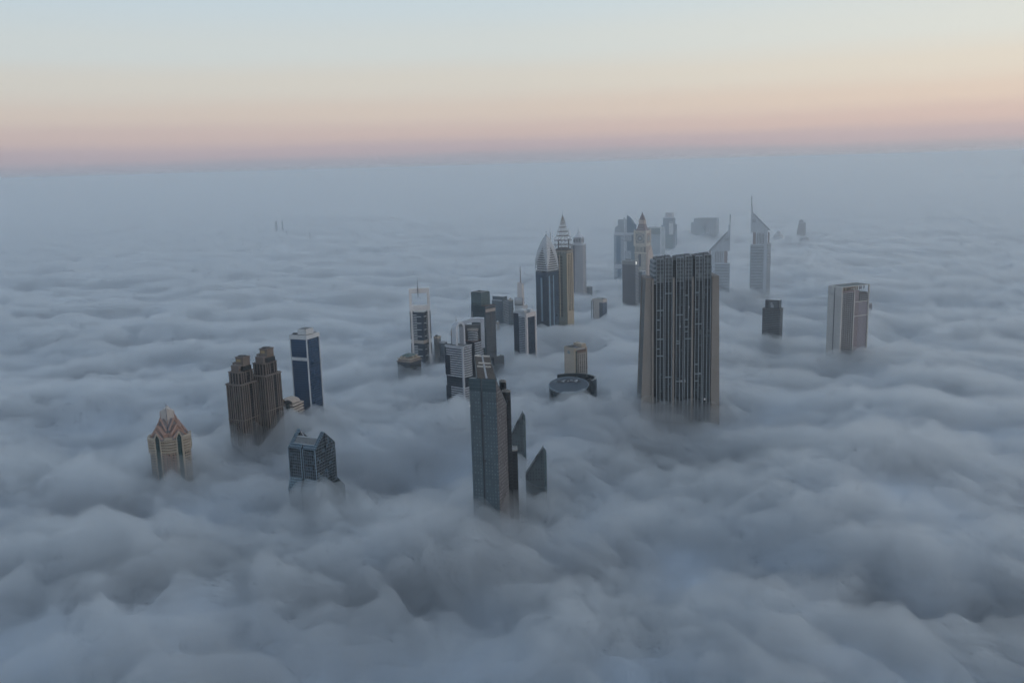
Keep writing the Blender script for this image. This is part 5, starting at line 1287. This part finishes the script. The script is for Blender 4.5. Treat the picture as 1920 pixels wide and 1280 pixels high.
def polar_grid():
    a_in = np.radians(np.arange(-38, 38.01, 0.14 * FOGRES))
    a_out = np.radians(np.arange(38 + 3, 360 - 38 - 1, 3.0))
    ang = np.concatenate([a_in, a_out])
    dep = np.concatenate([np.radians(np.arange(60, 34, -1.2)), np.radians(np.arange(34, 0.45, -0.065 * FOGRES)), np.radians(np.array([.42, .38, .34, .30, .26]))])
    rad = 365.0 / np.tan(dep)
    return ang, rad
def sheet(name, top, bottom_z, mat):
    """closed body between the height field `top` and a flat bottom"""
    A, Rr = GA, GR
    na, nr = len(A), len(Rr)
    X = np.outer(Rr, np.sin(A)); Y = np.outer(Rr, np.cos(A))
    v = np.stack([X, Y, top], -1).reshape(-1, 3)
    vb = np.stack([X[-1], Y[-1], np.full(na, bottom_z)], -1)
    verts = np.concatenate([v, vb, [[0, 0, float(top[0].mean())], [0, 0, bottom_z]]])
    ctop, cbot, ob = nr * na, 0, nr * na
    ctop = nr * na + na; cbot = ctop + 1
    i, j = np.meshgrid(np.arange(nr - 1), np.arange(na), indexing='ij'); j2 = (j + 1) % na
    q = np.stack([i * na + j, i * na + j2, (i + 1) * na + j2, (i + 1) * na + j], -1).reshape(-1, 4)
    j = np.arange(na); j2 = (j + 1) % na; l = (nr - 1) * na
    q2 = np.stack([l + j, l + j2, ob + j2, ob + j], -1)
    t1 = np.stack([np.full(na, ctop), j2, j], -1); t2 = np.stack([np.full(na, cbot), ob + j, ob + j2], -1)
    Q = np.concatenate([q, q2]); T = np.concatenate([t1, t2])
    me = bpy.data.meshes.new(name)
    me.vertices.add(len(verts)); me.vertices.foreach_set('co', verts.astype(np.float32).ravel())
    loops = np.concatenate([Q.ravel(), T.ravel()]).astype(np.int32)
    me.loops.add(len(loops)); me.loops.foreach_set('vertex_index', loops)
    tot = np.concatenate([np.full(len(Q), 4), np.full(len(T), 3)]).astype(np.int32)
    st = np.concatenate([[0], np.cumsum(tot)[:-1]]).astype(np.int32)
    me.polygons.add(len(tot)); me.polygons.foreach_set('loop_start', st)
    me.update(calc_edges=True); me.validate()
    me.polygons.foreach_set('use_smooth', np.ones(len(tot), dtype=bool))
    me.materials.append(mat)
    o = bpy.data.objects.new(name, me); COL.objects.link(o)
    return o
def vol_mat(name, dens, col, anis=0.0):
    m = bpy.data.materials.new(name); nt, out = nodes(m)
    p = nt.nodes.new('ShaderNodeVolumePrincipled')
    p.inputs['Color'].default_value = col + (1,); p.inputs['Density'].default_value = dens
    p.inputs['Anisotropy'].default_value = anis
    nt.links.new(p.outputs[0], out.inputs['Volume'])
    return m
def build_fog():
    global GA, GR
    GA, GR = polar_grid()
    X = np.outer(GR, np.sin(GA)); Y = np.outer(GR, np.cos(GA))
    core = fog_base(X, Y) + fog_height(X, Y)
    fade = np.clip(2.0 - np.hypot(X, Y) / 6000, 0.25, 1)
    near = np.clip(2.2 - np.hypot(X, Y) / 900, 0, 1)
    t1 = 12 + 7 * perlin(X / 120 + 30, Y / 90) + 6 * perlin(X / 46 + 3, Y / 38 + 8) * fade + 3 * perlin(X / 20 + 3, Y / 18 + 8) * near
    t2 = t1 + 17 + 17 * perlin(X / 170 + 60, Y / 120) + 9 * perlin(X / 62 + 3, Y / 48 + 1) * fade + 8 * perlin(X / 27, Y / 23) * fade + 13 * np.clip(perlin((X * .8 + Y * .6 + 30 * perlin(X / 90, Y / 90)) / 26, (Y * .8 - X * .6) / 130), -.2, 1) * near + 4 * perlin(X / 13, Y / 11) * near
    for px, py, rx, ry, dt in VEILS:
        a = bump(X, Y, px, py, rx, ry); t2 += dt * a * (1 + .5 * perlin(X / 40, Y / 40)); t1 += dt * .25 * a
    for px, py, rx, ry, dip in HOLES:
        a = bump(X + 50 * perlin(X / 110, Y / 90), Y + 50 * perlin(X / 100 + 7, Y / 90), px, py, rx, ry)
        core = core - 95 * a; t2 += (95 - dip) * a; t1 += 60 * a
    t1 = np.maximum(t1, 5); t2 = np.maximum(t2, t1 + 7)
    # the fog meets each tower at the level where the photograph shows it
    pts = list(ANCHORS)
    for px, py, rad in ((1270, 752, 50), (1300, 744, 50), (1343, 734, 50), (1225, 760, 50), (965, 925, 40), (925, 960, 50), (490, 820, 40), (1600, 630, 45), (1620, 612, 45), (615, 928, 35), (1040, 752, 40), (1095, 748, 40)):
        p = W(px, py, 112); pts.append((p.x, p.y, 112, rad))
    P = np.array(pts); D = np.hypot(P[:, 0], P[:, 1]); far_ = D < 6000; P = P[far_]; D = D[far_]
    cx = P[:, 0] * (1 - 24 / D); cy_ = P[:, 1] * (1 - 24 / D)
    da = GA; ia = np.array([int(np.argmin(np.abs(np.arctan2(a, b) - np.where(da > np.pi, da - 2 * np.pi, da)))) for a, b in zip(cx, cy_)])
    ir = np.array([int(np.argmin(np.abs(GR - math.hypot(a, b)))) for a, b in zip(cx, cy_)])
    want = P[:, 2] - 17; dev = want - (core + t1)[ir, ia]
    d2 = (cx[:, None] - cx[None]) ** 2 + (cy_[:, None] - cy_[None]) ** 2
    K = np.exp(-d2 / (P[:, 3][None] ** 2)); wgt = np.linalg.solve(K + .08 * np.eye(len(P)), dev); wgt = np.clip(wgt, -90, 90)
    sub = X.shape
    for k in range(len(P)):
        rad = P[k, 3]; m_ = (np.abs(X - cx[k]) < 3.2 * rad) & (np.abs(Y - cy_[k]) < 3.2 * rad)
        a = np.exp(-((X[m_] - cx[k]) ** 2 + (Y[m_] - cy_[k]) ** 2) / (rad * 1.5) ** 2)
        t2[m_] = t1[m_] + (t2[m_] - t1[m_]) * (1 + .1 * a)
        core[m_] += wgt[k] * np.exp(-((X[m_] - cx[k]) ** 2 + (Y[m_] - cy_[k]) ** 2) / rad ** 2); t2 = np.maximum(t2, t1 + 1.5)
    m = bpy.data.materials.new("fog_dense"); nt, out = nodes(m)
    b = nt.nodes.new('ShaderNodeBsdfDiffuse'); b.inputs[0].default_value = FOGCOL + (1,)
    nt.links.new(b.outputs[0], out.inputs[0])
    o = sheet("fog", core, -3.0, m); o['kind'] = 'stuff'; o['label'] = 'sea of grey dawn fog covering the city below the towers'
    a = sheet("mist", core + t1, -2.0, vol_mat("mist", D1, FOGV, MG)); a['kind'] = 'stuff'
    c = sheet("mist_veil", core + t2, -1.0, vol_mat("mist_veil", D2, FOGV, MG)); c['kind'] = 'stuff'
def build_haze():
    bm = bmesh.new(); bmesh.ops.create_cube(bm, size=1)
    for v in bm.verts:
        v.co.x *= 180000; v.co.y *= 180000; v.co.z = -8 if v.co.z < 0 else HAZETOP
    me = bpy.data.meshes.new("haze"); bm.to_mesh(me); bm.free()
    me.materials.append(vol_mat("haze", HAZED, (.93, .968, .995), .5))
    o = bpy.data.objects.new("haze", me); COL.objects.link(o); o['kind'] = 'stuff'
def build_far_mist():
    o = MB().box(-85000, 85000, 1600, 85000, -6.5, 400).build('distant_haze', vol_mat('distant_haze', FARD, (.93, .968, .995), .5)); o['kind'] = 'stuff'
MG = .62; FOGRES = 1.0; FARD = 2e-4
FOGCOL = (.72, .76, .81); FOGV = (.945, .972, .995)
D1, D2, HAZED, HAZETOP = .06, .034, 6e-5, 482.0
build_fog(); build_haze(); build_far_mist()
